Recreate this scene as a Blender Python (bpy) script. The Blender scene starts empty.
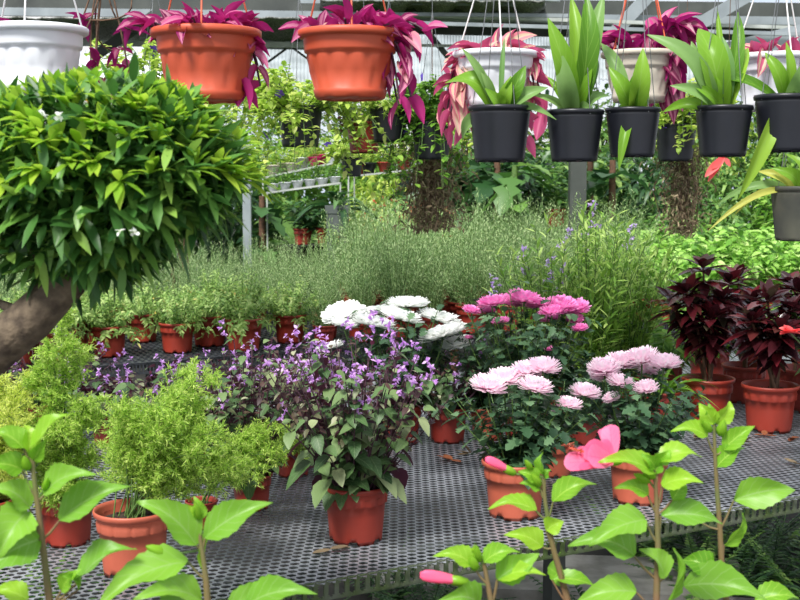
import bpy, math, random
import numpy as np
S = bpy.context.scene
COL = S.collection
R = math.radians
rng = np.random.default_rng(7)
# ---------------------------------------------------------------- camera model
F = 1180.0; TH = math.atan(120/1180.0); H = 1.45
CT, ST = math.cos(TH), math.sin(TH)
def at(px, py, d):
    u = (px-400)/F; v = (300-py)/F
    k = d/(CT+v*ST)
    return np.array([u*k, d, H+(v*CT-ST)*k])
def onz(px, py, z):
    u = (px-400)/F; v = (300-py)/F
    k = (z-H)/(v*CT-ST)
    return np.array([u*k, (CT+v*ST)*k, z])
def xat(px, d, z):
    return (px-400)/F*(d*CT+(H-z)*ST)
# ---------------------------------------------------------------- materials
def lin(c):
    return tuple(((v/255)/12.92 if v/255 <= .04045 else ((v/255+.055)/1.055)**2.4) for v in c)+(1,)
def newmat(name):
    m = bpy.data.materials.new(name); m.use_nodes = True
    n = m.node_tree.nodes; l = m.node_tree.links
    b = n['Principled BSDF']
    return m, n, l, b
def ramp(n, stops, interp='LINEAR'):
    r = n.new('ShaderNodeValToRGB'); cr = r.color_ramp; cr.interpolation = interp
    while len(cr.elements) < len(stops): cr.elements.new(.5)
    for e, (p, c) in zip(cr.elements, stops): e.position = p; e.color = lin(c)
    return r
def mat(name, c, rough=.5, metal=0, var=.12, scale=25, bump=0, c2=None, spec=.5, coat=0):
    m, n, l, b = newmat(name)
    tc = n.new('ShaderNodeTexCoord'); nz = n.new('ShaderNodeTexNoise'); nz.inputs['Scale'].default_value = scale; nz.inputs['Detail'].default_value = 5
    l.new(tc.outputs['Object'], nz.inputs['Vector'])
    if c2 is None: c2 = tuple(v*(1-var*1.6) for v in c)
    r = ramp(n, [(.35, c2), (.65, c)]); l.new(nz.outputs['Fac'], r.inputs['Fac']); l.new(r.outputs['Color'], b.inputs['Base Color'])
    b.inputs['Roughness'].default_value = rough; b.inputs['Metallic'].default_value = metal; b.inputs['Specular IOR Level'].default_value = spec
    if bump:
        bp = n.new('ShaderNodeBump'); bp.inputs['Strength'].default_value = bump; bp.inputs['Distance'].default_value = .01
        l.new(nz.outputs['Fac'], bp.inputs['Height']); l.new(bp.outputs['Normal'], b.inputs['Normal'])
    return m
def leafmat(name, stops, rough=.45, trans=.35, vein=None, back=None, tcol=None, stripes=None, along=None, spec=.4):
    """Every leaf (mesh island) draws its own colour from the ramp."""
    m, n, l, b = newmat(name)
    stops = [(p, (min(255, c[0]*1.01+1), c[1], c[2]) if c[1] > c[0] and c[1] > c[2]+20 else c) for p, c in stops]
    g = n.new('ShaderNodeNewGeometry')
    r = ramp(n, stops); l.new(g.outputs['Random Per Island'], r.inputs['Fac']); col = r.outputs['Color']
    uv = n.new('ShaderNodeUVMap'); uv.uv_map = 'uv'; sp = n.new('ShaderNodeSeparateXYZ'); l.new(uv.outputs['UV'], sp.inputs[0])
    def mixc(fac, a, c):
        mx = n.new('ShaderNodeMix'); mx.data_type = 'RGBA'; l.new(fac, mx.inputs[0]); l.new(a, mx.inputs[6])
        if isinstance(c, tuple): mx.inputs[7].default_value = lin(c)
        else: l.new(c, mx.inputs[7])
        return mx.outputs[2]
    def math_(op, a, bb):
        k = n.new('ShaderNodeMath'); k.operation = op
        for i, q in enumerate((a, bb)):
            if q is None: continue
            if isinstance(q, (int, float)): k.inputs[i].default_value = q
            else: l.new(q, k.inputs[i])
        return k.outputs[0]
    ab = math_('ABSOLUTE', math_('SUBTRACT', sp.outputs[0], .5), None)
    if stripes:     # pale bands that run the length of the leaf on both sides of the midrib
        q = math_('LESS_THAN', math_('ABSOLUTE', math_('SUBTRACT', ab, .22), None), .11)
        q = math_('MULTIPLY', q, .75)
        col = mixc(q, col, stripes)
    if vein:
        q = math_('LESS_THAN', ab, .025)
        # side veins
        s = math_('FRACT', math_('ADD', math_('MULTIPLY', sp.outputs[1], 6.0), math_('MULTIPLY', ab, -3.5)), None)
        s = math_('LESS_THAN', s, .12)
        q = math_('MAXIMUM', q, math_('MULTIPLY', s, .6)); q = math_('MULTIPLY', q, .55)
        col = mixc(q, col, vein)
    if along:
        rr = ramp(n, [(0, (0, 0, 0)), (.6, (255, 255, 255))]); l.new(sp.outputs[1], rr.inputs['Fac'])
        col = mixc(math_('SUBTRACT', 1.0, rr.outputs['Color']), col, along)
    if back: col = mixc(g.outputs['Backfacing'], col, back)
    l.new(col, b.inputs['Base Color']); b.inputs['Roughness'].default_value = rough; b.inputs['Specular IOR Level'].default_value = spec
    t = n.new('ShaderNodeBsdfTranslucent')
    hs = n.new('ShaderNodeHueSaturation'); hs.inputs['Value'].default_value = 1.35; hs.inputs['Saturation'].default_value = 1.0
    l.new(col, hs.inputs['Color']); l.new(hs.outputs[0], t.inputs['Color'])
    ms = n.new('ShaderNodeMixShader'); ms.inputs[0].default_value = trans
    l.new(b.outputs[0], ms.inputs[1]); l.new(t.outputs[0], ms.inputs[2]); l.new(ms.outputs[0], n['Material Output'].inputs['Surface'])
    return m
M = {}
M['brick'] = mat('brick_red_plastic', (158, 56, 42), .42, var=.06, scale=14)
M['terra'] = mat('pale_terracotta_plastic', (188, 94, 70), .5, var=.06, scale=14)
M['dred'] = mat('dark_red_plastic', (150, 52, 42), .42, var=.08, scale=14)
M['basket'] = mat('orange_terracotta_plastic', (198, 84, 54), .5, var=.05, scale=9)
M['bwhite'] = mat('white_plastic', (232, 234, 240), .4, var=.03, scale=9)
M['cream'] = mat('aged_cream_plastic', (205, 196, 180), .5, var=.06, scale=12)
M['pink_p'] = mat('magenta_plastic', (226, 40, 120), .4, var=.04)
M['black_p'] = mat('black_plastic', (30, 32, 40), .38, var=.12, scale=12)
M['grey_p'] = mat('grey_plastic', (98, 104, 104), .5, var=.12, scale=12)
M['dusty'] = mat('dusty_black_plastic', (96, 96, 82), .65, c2=(60, 62, 58), scale=9)
M['soil'] = mat('dark_potting_soil', (74, 56, 44), .95, c2=(34, 26, 22), scale=120, bump=.8)
M['wire'] = mat('galvanised_wire', (140, 142, 145), .4, .7)
M['white_rod'] = mat('white_hanger_plastic', (232, 232, 232), .4, var=.02)
M['orange_rod'] = mat('orange_hanger_plastic', (214, 96, 62), .4, var=.02)
M['stemg'] = mat('green_stem', (96, 128, 60), .6, c2=(70, 96, 44), scale=60)
M['stemb'] = mat('brown_stem', (110, 78, 56), .75, c2=(78, 56, 42), scale=60)
M['stemh'] = mat('red_green_woody_stem', (128, 92, 68), .6, c2=(98, 110, 60), scale=9)
M['stemp'] = mat('purple_stem', (92, 58, 74), .6, c2=(56, 36, 46), scale=60)
M['bark'] = mat('grey_brown_bark', (124, 108, 88), .85, c2=(74, 62, 50), scale=40, bump=.8)
M['shade_soil'] = mat('shade_darkened_soil', (34, 32, 28), .95, c2=(18, 18, 16), scale=14, bump=.6)  # soil darkened further to stand for the shade beneath the benches
M['twig'] = mat('dry_twig', (120, 92, 72), .85, c2=(80, 62, 50), scale=60)
M['mesh'] = mat('grey_bench_mesh', (170, 174, 182), .35, .4, c2=(118, 123, 130), scale=7)
M['edge'] = mat('mossy_bench_edge', (92, 98, 84), .7, c2=(66, 84, 38), scale=16, bump=.3)
M['tray'] = mat('dark_grey_slat', (66, 70, 76), .5, c2=(44, 47, 52), scale=20)
M['steel'] = mat('galvanised_steel', (158, 166, 170), .5, .3, c2=(128, 136, 140), scale=3)
M['dsteel'] = mat('dark_weathered_steel', (84, 88, 84), .6, .3, c2=(60, 64, 62), scale=3)
M['paint'] = mat('pale_painted_pipe', (192, 196, 192), .5, .1, c2=(160, 166, 160), scale=6)
M['blk'] = mat('black_shade_cloth', (150, 152, 146), .9, c2=(40, 42, 40), scale=60)
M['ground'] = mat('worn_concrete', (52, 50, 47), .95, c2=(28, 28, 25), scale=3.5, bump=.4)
M['slab'] = mat('concrete_slab', (156, 154, 148), .9, c2=(112, 110, 102), scale=9, bump=.5)
# foliage
M['bush'] = leafmat('bush_leaf', [(0, (44, 86, 40)), (.4, (72, 120, 54)), (.8, (104, 152, 66)), (.997, (146, 184, 82)), (1, (224, 180, 60))], .4, .3)
M['topmost'] = leafmat('sunlit_bush_leaf', [(0, (120, 172, 50)), (1, (176, 206, 70))], .4, .45)  # sunlight on the bush tips put into a brighter leaf colour
M['hib'] = leafmat('hibiscus_leaf', [(0, (96, 154, 40)), (.5, (128, 180, 48)), (1, (160, 200, 56))], .36, .35, vein=(176, 212, 92), spec=.3)
M['hibold'] = leafmat('mature_hibiscus_leaf', [(0, (98, 152, 44)), (1, (134, 184, 62))], .42, .3, vein=(150, 184, 110))
M['hpet'] = leafmat('hibiscus_petal', [(0, (238, 98, 142)), (1, (244, 124, 164))], .5, .4, vein=(232, 84, 132))
M['mumleaf'] = leafmat('chrysanthemum_leaf', [(0, (36, 64, 42)), (.6, (60, 94, 62)), (1, (100, 132, 94))], .5, .15, spec=.3)
M['plect'] = leafmat('plectranthus_leaf', [(0, (46, 78, 40)), (.5, (78, 112, 62)), (.9, (112, 138, 86)), (1, (150, 164, 118))], .5, .2, vein=(120, 140, 100), back=(92, 48, 66))
M['plectd'] = leafmat('purple_flushed_leaf', [(0, (50, 34, 40)), (.5, (84, 60, 52)), (.8, (96, 112, 74)), (1, (176, 178, 148))], .5, .2, back=(96, 44, 66))
M['lav'] = leafmat('lilac_petal', [(0, (180, 122, 204)), (.6, (206, 156, 222)), (1, (230, 196, 240))], .5, .35)
M['angf'] = leafmat('pale_lilac_petal', [(0, (170, 138, 206)), (1, (222, 204, 238))], .5, .35)
M['violet'] = leafmat('violet_petal', [(0, (84, 58, 178)), (1, (126, 92, 206))], .5, .35)
M['fern'] = leafmat('asparagus_fern_needle', [(0, (126, 168, 58)), (.5, (164, 200, 84)), (1, (206, 226, 126))], .5, .45)
M['ferny'] = leafmat('yellow_fern_needle', [(0, (172, 196, 76)), (1, (222, 230, 128))], .5, .45)
M['rose'] = leafmat('rosemary_needle', [(0, (96, 134, 80)), (.5, (146, 178, 116)), (1, (194, 214, 160))], .5, .3)
M['herb'] = leafmat('herb_leaf', [(0, (106, 148, 76)), (.5, (150, 184, 100)), (.97, (188, 210, 136)), (1, (206, 180, 96))], .5, .35)
M['ang'] = leafmat('angelonia_leaf', [(0, (96, 142, 56)), (.6, (142, 180, 80)), (1, (190, 214, 128))], .45, .35)
M['mint'] = leafmat('mint_leaf', [(0, (96, 150, 52)), (.6, (146, 196, 84)), (1, (206, 232, 152))], .5, .35)
M['mar'] = leafmat('maroon_leaf', [(0, (40, 20, 26)), (.55, (68, 26, 32)), (.85, (104, 32, 40)), (1, (70, 74, 56))], .22, .2, spec=.6)
M['trad'] = leafmat('magenta_striped_leaf', [(0, (116, 24, 76)), (.5, (166, 48, 114)), (.9, (206, 100, 150)), (1, (222, 176, 168))], .4, .3, stripes=(206, 132, 158), back=(176, 40, 116))
M['tradp'] = leafmat('pale_pink_striped_leaf', [(0, (190, 80, 116)), (.5, (222, 140, 150)), (1, (226, 186, 168))], .45, .3, stripes=(206, 200, 164), back=(196, 84, 128))
M['tradd'] = leafmat('plum_striped_leaf', [(0, (98, 22, 62)), (.6, (148, 36, 92)), (1, (206, 60, 140))], .4, .3, stripes=(178, 116, 134), back=(160, 30, 110))
M['strap'] = leafmat('strap_leaf', [(0, (72, 122, 36)), (.5, (108, 158, 44)), (1, (150, 190, 66))], .36, .35, spec=.3, vein=(140, 180, 80))
M['strapp'] = leafmat('pale_strap_leaf', [(0, (96, 140, 76)), (1, (136, 172, 100))], .42, .3, spec=.3)
M['strapy'] = leafmat('yellowed_strap_leaf', [(0, (176, 178, 50)), (1, (200, 206, 110))], .42, .35)
M['vine'] = leafmat('vine_leaf', [(0, (134, 172, 56)), (.6, (176, 204, 92)), (1, (216, 226, 140))], .5, .4)
M['vineg'] = leafmat('green_vine_leaf', [(0, (74, 124, 40)), (.6, (112, 160, 58)), (1, (150, 190, 82))], .5, .4)
M['dry'] = leafmat('dry_twiggy_leaf', [(0, (84, 72, 56)), (.6, (136, 118, 92)), (.85, (176, 160, 128)), (1, (120, 140, 76))], .8, .15)
M['dk'] = leafmat('dark_tropical_leaf', [(0, (26, 58, 32)), (.6, (52, 92, 48)), (1, (90, 130, 70))], .38, .25)
M['mid'] = leafmat('mid_green_leaf', [(0, (54, 96, 42)), (.6, (92, 136, 60)), (1, (142, 176, 92))], .42, .3)
M['lime'] = leafmat('lime_green_leaf', [(0, (110, 150, 50)), (.6, (156, 186, 76)), (1, (200, 214, 110))], .45, .35)
M['bip'] = leafmat('burgundy_small_leaf', [(0, (74, 40, 48)), (.6, (122, 74, 80)), (1, (158, 112, 112))], .5, .25)
M['ppet'] = leafmat('pale_pink_petal', [(0, (246, 222, 234)), (1, (254, 244, 248))], .55, .35, along=(238, 176, 210))
M['wpet'] = leafmat('white_petal', [(0, (238, 240, 238)), (1, (250, 250, 248))], .6, .35, along=(222, 228, 204))
M['pkpet'] = leafmat('bright_pink_petal', [(0, (232, 140, 202)), (1, (246, 176, 222))], .55, .3, along=(232, 132, 190))
M['redp'] = leafmat('orange_red_petal', [(0, (184, 60, 50)), (.6, (206, 96, 72)), (1, (222, 150, 120))], .5, .3)
M['fall'] = leafmat('fallen_leaf_brown', [(0, (110, 60, 40)), (1, (160, 96, 60))], .7, .1)
M['corp'] = leafmat('coral_petal', [(0, (232, 80, 84)), (1, (244, 128, 124))], .5, .35)
# ---------------------------------------------------------------- mesh builder
class MB:
    def __init__(s): s.V = []; s.U = []; s.Q = []; s.sm = []; s.n = 0
    def add(s, V, Q, U=None, smooth=True):
        V = np.asarray(V, float).reshape(-1, 3); Q = np.asarray(Q, int).reshape(-1, np.asarray(Q).shape[-1])
        s.V.append(V); s.U.append(np.zeros((len(V), 2)) if U is None else np.asarray(U, float).reshape(-1, 2))
        s.Q.append(Q+s.n); s.sm.append(smooth); s.n += len(V); return s
    def mesh(s, name, m):
        me = bpy.data.meshes.new(name); V = np.concatenate(s.V); U = np.concatenate(s.U)
        lt = []; vi = []; sm = []
        for q, k in zip(s.Q, s.sm):
            lt.append(np.full(len(q), q.shape[1])); vi.append(q.ravel()); sm.append(np.full(len(q), k))
        lt = np.concatenate(lt); vi = np.concatenate(vi); sm = np.concatenate(sm)
        me.vertices.add(len(V)); me.vertices.foreach_set('co', V.ravel())
        me.loops.add(len(vi)); me.loops.foreach_set('vertex_index', vi.astype(np.int32))
        me.polygons.add(len(lt)); st = np.concatenate([[0], np.cumsum(lt)[:-1]])
        me.polygons.foreach_set('loop_start', st.astype(np.int32)); 
        me.polygons.foreach_set('use_smooth', sm)
        uv = me.uv_layers.new(name='uv'); uv.data.foreach_set('uv', U[vi].ravel())
        me.update(calc_edges=True); me.validate()
        me.materials.append(m); return me
    def build(s, name, m, parent=None, label=None):
        o = bpy.data.objects.new(name, s.mesh(name, m)); COL.objects.link(o)
        if parent: o.parent = parent
        if label: o['label'] = label
        return o
def link(name, me, parent=None, loc=None, rot=None, sc=None, label=None):
    o = bpy.data.objects.new(name, me); COL.objects.link(o)
    if parent: o.parent = parent
    if loc is not None: o.location = tuple(loc)
    if rot is not None: o.rotation_euler = rot
    if sc is not None: o.scale = (sc,)*3 if not hasattr(sc, '__len__') else tuple(sc)
    if label: o['label'] = label
    return o
def thing(name, label, cat, loc=(0, 0, 0), rz=0, group=None):
    if len(label.split())>16: print('LONG', len(label.split()), label)
    o = bpy.data.objects.new(name, None); COL.objects.link(o); o.location = tuple(loc); o.rotation_euler = (0, 0, rz)
    o.empty_display_size = .05; o['label'] = label; o['category'] = cat
    if group: o['group'] = group
    return o
def tag(o, label, cat, group=None):
    o['label'] = label; o['category'] = cat
    if group: o['group'] = group
    return o
def copy_tree(o, parent=None):
    c = o.copy(); COL.objects.link(c); c.parent = parent
    for ch in o.children: copy_tree(ch, c)
    return c
def dup(o, loc, rz, label=None, group=None, sc=1):
    c = copy_tree(o); c.location = tuple(loc); c.rotation_euler = (0, 0, rz); c.scale = (sc,)*3
    if label: c['label'] = label
    if group: c['group'] = group
    return c
# ---------------------------------------------------------------- shapes
def norm(v): return v/np.maximum(np.linalg.norm(v, axis=-1, keepdims=True), 1e-9)
def box(mb, c, sx, sy, sz, rot=0):
    x, y, z = sx/2, sy/2, sz/2
    v = np.array([[-x, -y, -z], [x, -y, -z], [x, y, -z], [-x, y, -z], [-x, -y, z], [x, -y, z], [x, y, z], [-x, y, z]])
    cr, sr = math.cos(rot), math.sin(rot); v = np.stack([v[:, 0]*cr-v[:, 1]*sr, v[:, 0]*sr+v[:, 1]*cr, v[:, 2]], 1)
    mb.add(v+np.array(c), [[0, 3, 2, 1], [4, 5, 6, 7], [0, 1, 5, 4], [1, 2, 6, 5], [2, 3, 7, 6], [3, 0, 4, 7]], smooth=False)
def tube(mb, pts, rad, seg=6):
    P = np.array(pts, float); n = len(P); rad = np.full(n, rad) if np.isscalar(rad) else np.array(rad)
    T = np.gradient(P, axis=0); T = norm(T)
    ref = np.array([0, 0, 1.]) if abs(T[0, 2]) < .9 else np.array([1., 0, 0])
    A = norm(np.cross(T, ref)); B = np.cross(T, A)
    a = np.arange(seg)*2*math.pi/seg
    V = P[:, None]+rad[:, None, None]*(A[:, None]*np.cos(a)[None, :, None]+B[:, None]*np.sin(a)[None, :, None])
    i = np.arange(n-1)[:, None]*seg; j = np.arange(seg)[None]; k = (j+1) % seg
    Q = np.stack([i+j, i+k, i+seg+k, i+seg+j], -1).reshape(-1, 4)
    mb.add(V.reshape(-1, 3), Q)
    mb.add(V[-1], [list(range(seg))]); mb.add(V[0], [list(range(seg))[::-1]])
def bar(mb, a, b, w, h):
    """rectangular bar from a to b"""
    a = np.array(a, float); b = np.array(b, float); t = norm(b-a); ref = np.array([0, 0, 1.]) if abs(t[2]) < .95 else np.array([0, 1., 0])
    s = norm(np.cross(t, ref)); u = np.cross(s, t)
    c = [s*x*w/2+u*y*h/2 for x, y in ((-1, -1), (1, -1), (1, 1), (-1, 1))]
    mb.add([a+k for k in c]+[b+k for k in c], [[0, 1, 2, 3], [7, 6, 5, 4], [0, 4, 5, 1], [1, 5, 6, 2], [2, 6, 7, 3], [3, 7, 4, 0]], smooth=False)
def lathe(mb, prof, seg=48, mod=None, zmod=None):
    a = np.arange(seg)*2*math.pi/seg; V = []
    for i, (r, z) in enumerate(prof):
        rr = np.full(seg, float(r)); zz = np.full(seg, float(z))
        if mod: rr = rr+mod(i, a, z)
        if zmod: zz = zz+zmod(i, a, z)
        V.append(np.stack([rr*np.cos(a), rr*np.sin(a), zz], 1))
    V = np.concatenate(V); n = len(prof)
    i = np.arange(n-1)[:, None]*seg; j = np.arange(seg)[None]; k = (j+1) % seg
    mb.add(V, np.stack([i+j, i+k, i+seg+k, i+seg+j], -1).reshape(-1, 4))
# leaf templates: rows (v, half width), columns across
def tmpl(rows, cols=3, fold=.12, cup=0.0, wave=0.0, tooth=0.0, zc=None):
    V = []; U = []
    nr = len(rows)
    for i, (v, w) in enumerate(rows):
        if tooth and 0 < i < nr-1: w = w*(1+(tooth if i % 2 else -tooth))
        for j in range(cols):
            x = (j/(cols-1)-.5)*2
            z = fold*abs(x)*w*2+(wave*math.sin(v*9+(1 if x > 0 else 2.2))*abs(x) if wave else 0)
            if zc: z += zc(v)
            V.append((x*w, v, z)); U.append((j/(cols-1), v))
    Q = [[i*cols+j, i*cols+j+1, (i+1)*cols+j+1, (i+1)*cols+j] for i in range(nr-1) for j in range(cols-1)]
    return np.array(V), np.array(U), np.array(Q)
T_QUAD = (np.array([(0, 0, 0), (.5, .45, .0), (0, 1, 0), (-.5, .45, 0)], float), np.array([(.5, 0), (1, .45), (.5, 1), (0, .45)], float), np.array([[0, 1, 2, 3]]))
T_LEAF = tmpl([(0, .06), (.3, .42), (.65, .36), (1, .03)])
T_LANCE = tmpl([(0, .06), (.25, .4), (.55, .45), (.8, .25), (1, .02)])
T_OVAL = tmpl([(0, .12), (.2, .42), (.5, .5), (.8, .34), (.95, .12), (1, .02)], fold=.15)
T_TOOTH = tmpl([(i/15, w) for i, w in enumerate([.04, .2, .36, .45, .49, .5, .49, .46, .42, .36, .31, .25, .19, .13, .08, .01])], cols=7, fold=.26, wave=.1, tooth=.05, zc=lambda v: .5*math.sin(v*3.0)*.5)
T_SMTOOTH = tmpl([(0, .08), (.12, .36), (.25, .46), (.38, .5), (.5, .49), (.62, .44), (.75, .34), (.88, .2), (1, .02)], cols=3, fold=.14, tooth=.05)
T_LOBED = tmpl([(0, .06), (.15, .14), (.28, .46), (.4, .2), (.55, .5), (.66, .24), (.8, .34), (.92, .16), (1, .02)], cols=3, fold=.12)
T_PETAL = tmpl([(0, .3), (.35, .42), (.7, .5), (.9, .44), (1, .22)], fold=.22, zc=lambda v: 1.1*v*v*v)
T_STRAP = tmpl([(i/10, w) for i, w in enumerate([.3, .36, .42, .47, .5, .5, .48, .43, .34, .2, .02])], cols=5, fold=.3, wave=.06, zc=lambda v: .9*math.sin(v*3.1))
T_TRAD = tmpl([(0, .34), (.15, .46), (.4, .5), (.65, .4), (.85, .2), (1, .02)], cols=5, fold=.4, zc=lambda v: -.35*v*v)
def leaves(mb, P, D, N, L, W, t, droop=0.0, jit=0.0):
    P = np.atleast_2d(P); n = len(P); V0, U0, Q0 = t
    D = norm(np.broadcast_to(D, P.shape).astype(float)+(rng.normal(0, jit, P.shape) if jit else 0))
    N = np.broadcast_to(N, P.shape).astype(float)+rng.normal(0, .12, P.shape)
    Sd = norm(np.cross(D, N)); Nn = np.cross(Sd, D)
    L = np.broadcast_to(L, (n,)); W = np.broadcast_to(W, (n,)); droop = np.broadcast_to(droop, (n,))
    V = P[:, None]+D[:, None]*(V0[:, 1]*L[:, None])[..., None]+Sd[:, None]*(V0[:, 0]*W[:, None])[..., None]+Nn[:, None]*(V0[:, 2]*W[:, None])[..., None]
    V[..., 2] -= (V0[:, 1]**2)*(L*droop)[:, None]
    Q = (Q0[None]+(np.arange(n)*len(V0))[:, None, None]).reshape(-1, Q0.shape[1])
    mb.add(V.reshape(-1, 3), Q, np.tile(U0, (n, 1)))
def rdirs(n):
    v = rng.normal(size=(n, 3)); return norm(v)
def stemplant(fol, stm, n, Hh, Rr, nl, L, W, t, base=(0, 0, 0), r0=.03, t0=.15, elev=25, droop=.2, sr=.0012, curve=1.3, hv=.2, taper=.3, jit=.15, fall=0, seg=4, whorl=1):
    """n stems fan out of the pot; nl leaves spiral up each. Returns stem tips and their directions."""
    tips = []; base = np.array(base, float)
    for s in range(n):
        az = rng.uniform(0, 2*math.pi); q = math.sqrt(rng.uniform(0, 1)); hh = Hh*(1+rng.uniform(-hv, hv))*(1-.25*q*q)
        h = np.array([math.cos(az), math.sin(az), 0]); b0 = base+h*r0*q
        sp = Rr*q
        tt = np.linspace(0, 1, 7); wob = rng.normal(0, .02*Hh, 2)
        def path(u):
            u = np.asarray(u)[..., None]
            return b0+h*sp*u**curve+np.array([0, 0, 1.])*(hh*u-fall*q*u*u)+np.array([wob[0], wob[1], 0])*np.sin(u*3.)
        pts = path(tt)
        if stm is not None: tube(stm, pts, np.linspace(sr, sr*.5, 7), seg)
        u = np.linspace(t0, 1, nl); Pp = path(u); T = norm(path(np.minimum(u+.02, 1.02))-path(u-.02))
        a = np.arange(nl)*(2.4 if whorl == 1 else math.pi/2)+rng.uniform(0, 6)
        for w in range(whorl):
            aa = a+w*2*math.pi/whorl
            rad = np.stack([np.cos(aa), np.sin(aa), np.zeros(nl)], 1); rad = norm(rad-T*np.sum(rad*T, 1, keepdims=True))
            e = R(elev); D = rad*math.cos(e)+T*math.sin(e); k = (1-taper*u)*rng.uniform(.75, 1.15, nl)
            leaves(fol, Pp, D, T*.8+np.array([0, 0, .5]), L*k, W*k, t, droop, jit)
        tips.append((Pp[-1], T[-1]))
    return tips
# ---------------------------------------------------------------- pots
_pc = {}
def pot_meshes(style, m):
    """a nursery pot of rim radius 75 mm, 125 mm tall: shell with rim band and feet, and its soil"""
    if (style, m) in _pc: return _pc[(style, m)]
    mb = MB(); seg = 96
    prof = [(.0, .012), (.055, .012), (.057, .0), (.0578, .009), (.0586, .02), (.062, .06), (.0642, .084), (.0648, .0845), (.0652, .089), (.0662, .100), (.0668, .109), (.0712, .1125), (.0745, .115), (.0752, .121), (.074, .1245), (.0715, .1245), (.069, .118), (.064, .09), (.06, .07)]
    def mod(i, a, z):
        if style == 'tab' and i in (7, 8, 9):       # stepped band with raised tabs
            k = (np.mod(a*14/(2*math.pi), 1) < .55)
            return np.where(k, .0034, 0.0)
        if style == 'flute' and i in (7, 8, 9):     # row of small scallops under the rim
            return .0034*(np.abs(np.sin(a*18))>.35) 
        return np.zeros_like(a)
    def zmod(i, a, z):
        if i == 2: return np.where(np.mod(a*6/(2*math.pi)+.3, 1) < .3, .009, 0.0)   # drainage notches between the feet
        return np.zeros_like(a)
    lathe(mb, prof, seg, mod, zmod)
    pm = mb.mesh('pot', M[m])
    sb = MB(); n = 28; prof = [(0.0005, .104), (.02, .106), (.04, .104), (.058, .103), (.0672, .1)]
    lathe(sb, prof, n, lambda i, a, z: np.zeros_like(a), lambda i, a, z: rng.normal(0, .0015, len(a)))
    for k in range(70):
        q = rng.uniform(0, .06); a = rng.uniform(0, 6.28)
        box(sb, (q*math.cos(a), q*math.sin(a), .106), *(rng.uniform(.002, .006, 3)), rot=a)
    _pc[(style, m)] = (pm, sb.mesh('soil', M['soil'])); return _pc[(style, m)]
def put_pot(root, rim_r, style='tab', m='brick', lab=None, hs=1):
    pm, sm = pot_meshes(style, m); s = rim_r/.075
    link('pot', pm, root, sc=(s, s, s*hs), rot=(0, 0, rng.uniform(0, 6)), label=lab); link('soil', sm, root, sc=(s, s, s*hs))
    return .104*s*hs
BZ = .68
def bench_plant(name, label, px, py, rimpx, style='tab', m='brick', group=None, cat='potted plant', hs=1.08):
    p = onz(px, py, BZ); d = p[1]; r = rimpx/2/F*d
    p[1] += r*.7
    t = thing(name, label, cat, p, group=group)
    h = put_pot(t, r, style, m)
    return t, h, r, p
# ---------------------------------------------------------------- chrysanthemums
def mum_mesh(m, flat=.0, n=6, den=1.0, wid=.2):
    mb = MB()
    lay = [(-24, .93, 22), (-8, 1, 26), (8, 1, 26), (24, .96, 26), (40, .88, 24), (56, .78, 20), (70, .68, 14), (82, .6, 7)][:n]
    for i, (e, l, c) in enumerate(lay):
        c = int(c*den); a = np.arange(c)*2*math.pi/c+i*.37+rng.normal(0, .05, c); e = R(e*(1-flat))+rng.normal(0, .08, c)
        Rd = np.stack([np.cos(a), np.sin(a), np.zeros(c)], 1); D = Rd*np.cos(e)[:, None]+np.array([0, 0, 1.])*np.sin(e)[:, None]
        N = -Rd*np.sin(e)[:, None]+np.array([0, 0, 1.])*np.cos(e)[:, None]
        leaves(mb, Rd*.06+np.array([0, 0, .05*i/6]), D, N, l*rng.uniform(.9, 1.08, c), wid*rng.uniform(.9, 1.2, c), T_PETAL, -.12)
    return mb.mesh('flower', m)
def calyx_mesh():
    mb = MB(); lathe(mb, [(.03, -.14), (.1, -.1), (.2, -.02), (.24, .03), (.02, .05)], 14); return mb.mesh('calyx', M['mumleaf'])
CAL = calyx_mesh()
FM = {k: [mum_mesh(M[m], f, n, w) for _ in range(3)] for k, (m, f, n, w) in
      {'pale': ('ppet', .15, 8, 1.1), 'white': ('wpet', .45, 7, 1.15), 'pink': ('pkpet', .3, 7, 1)}.items()}
def put_flower(root, kind, loc, rad, tilt=(0, 0), stem_from=None, stm=None):
    sq = {'white': .62, 'pale': .85, 'pink': .75}[kind]; fm = FM[kind][rng.integers(0, 3)]
    f = link('flower', fm, root, loc, (tilt[0], tilt[1], rng.uniform(0, 6)), (rad, rad, rad*sq))
    link('calyx', CAL, f)
    if stm is not None and stem_from is not None:
        a = np.array(stem_from); b = np.array(loc)-np.array([0, 0, rad*.1]); mid = (a*.35+b*.65); mid[:2] = mid[:2]*.4+b[:2]*.6
        t = np.linspace(0, 1, 8)[:, None]; tube(stm, (1-t)**2*a+2*t*(1-t)*mid+t*t*b, .0022, 6)
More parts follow.
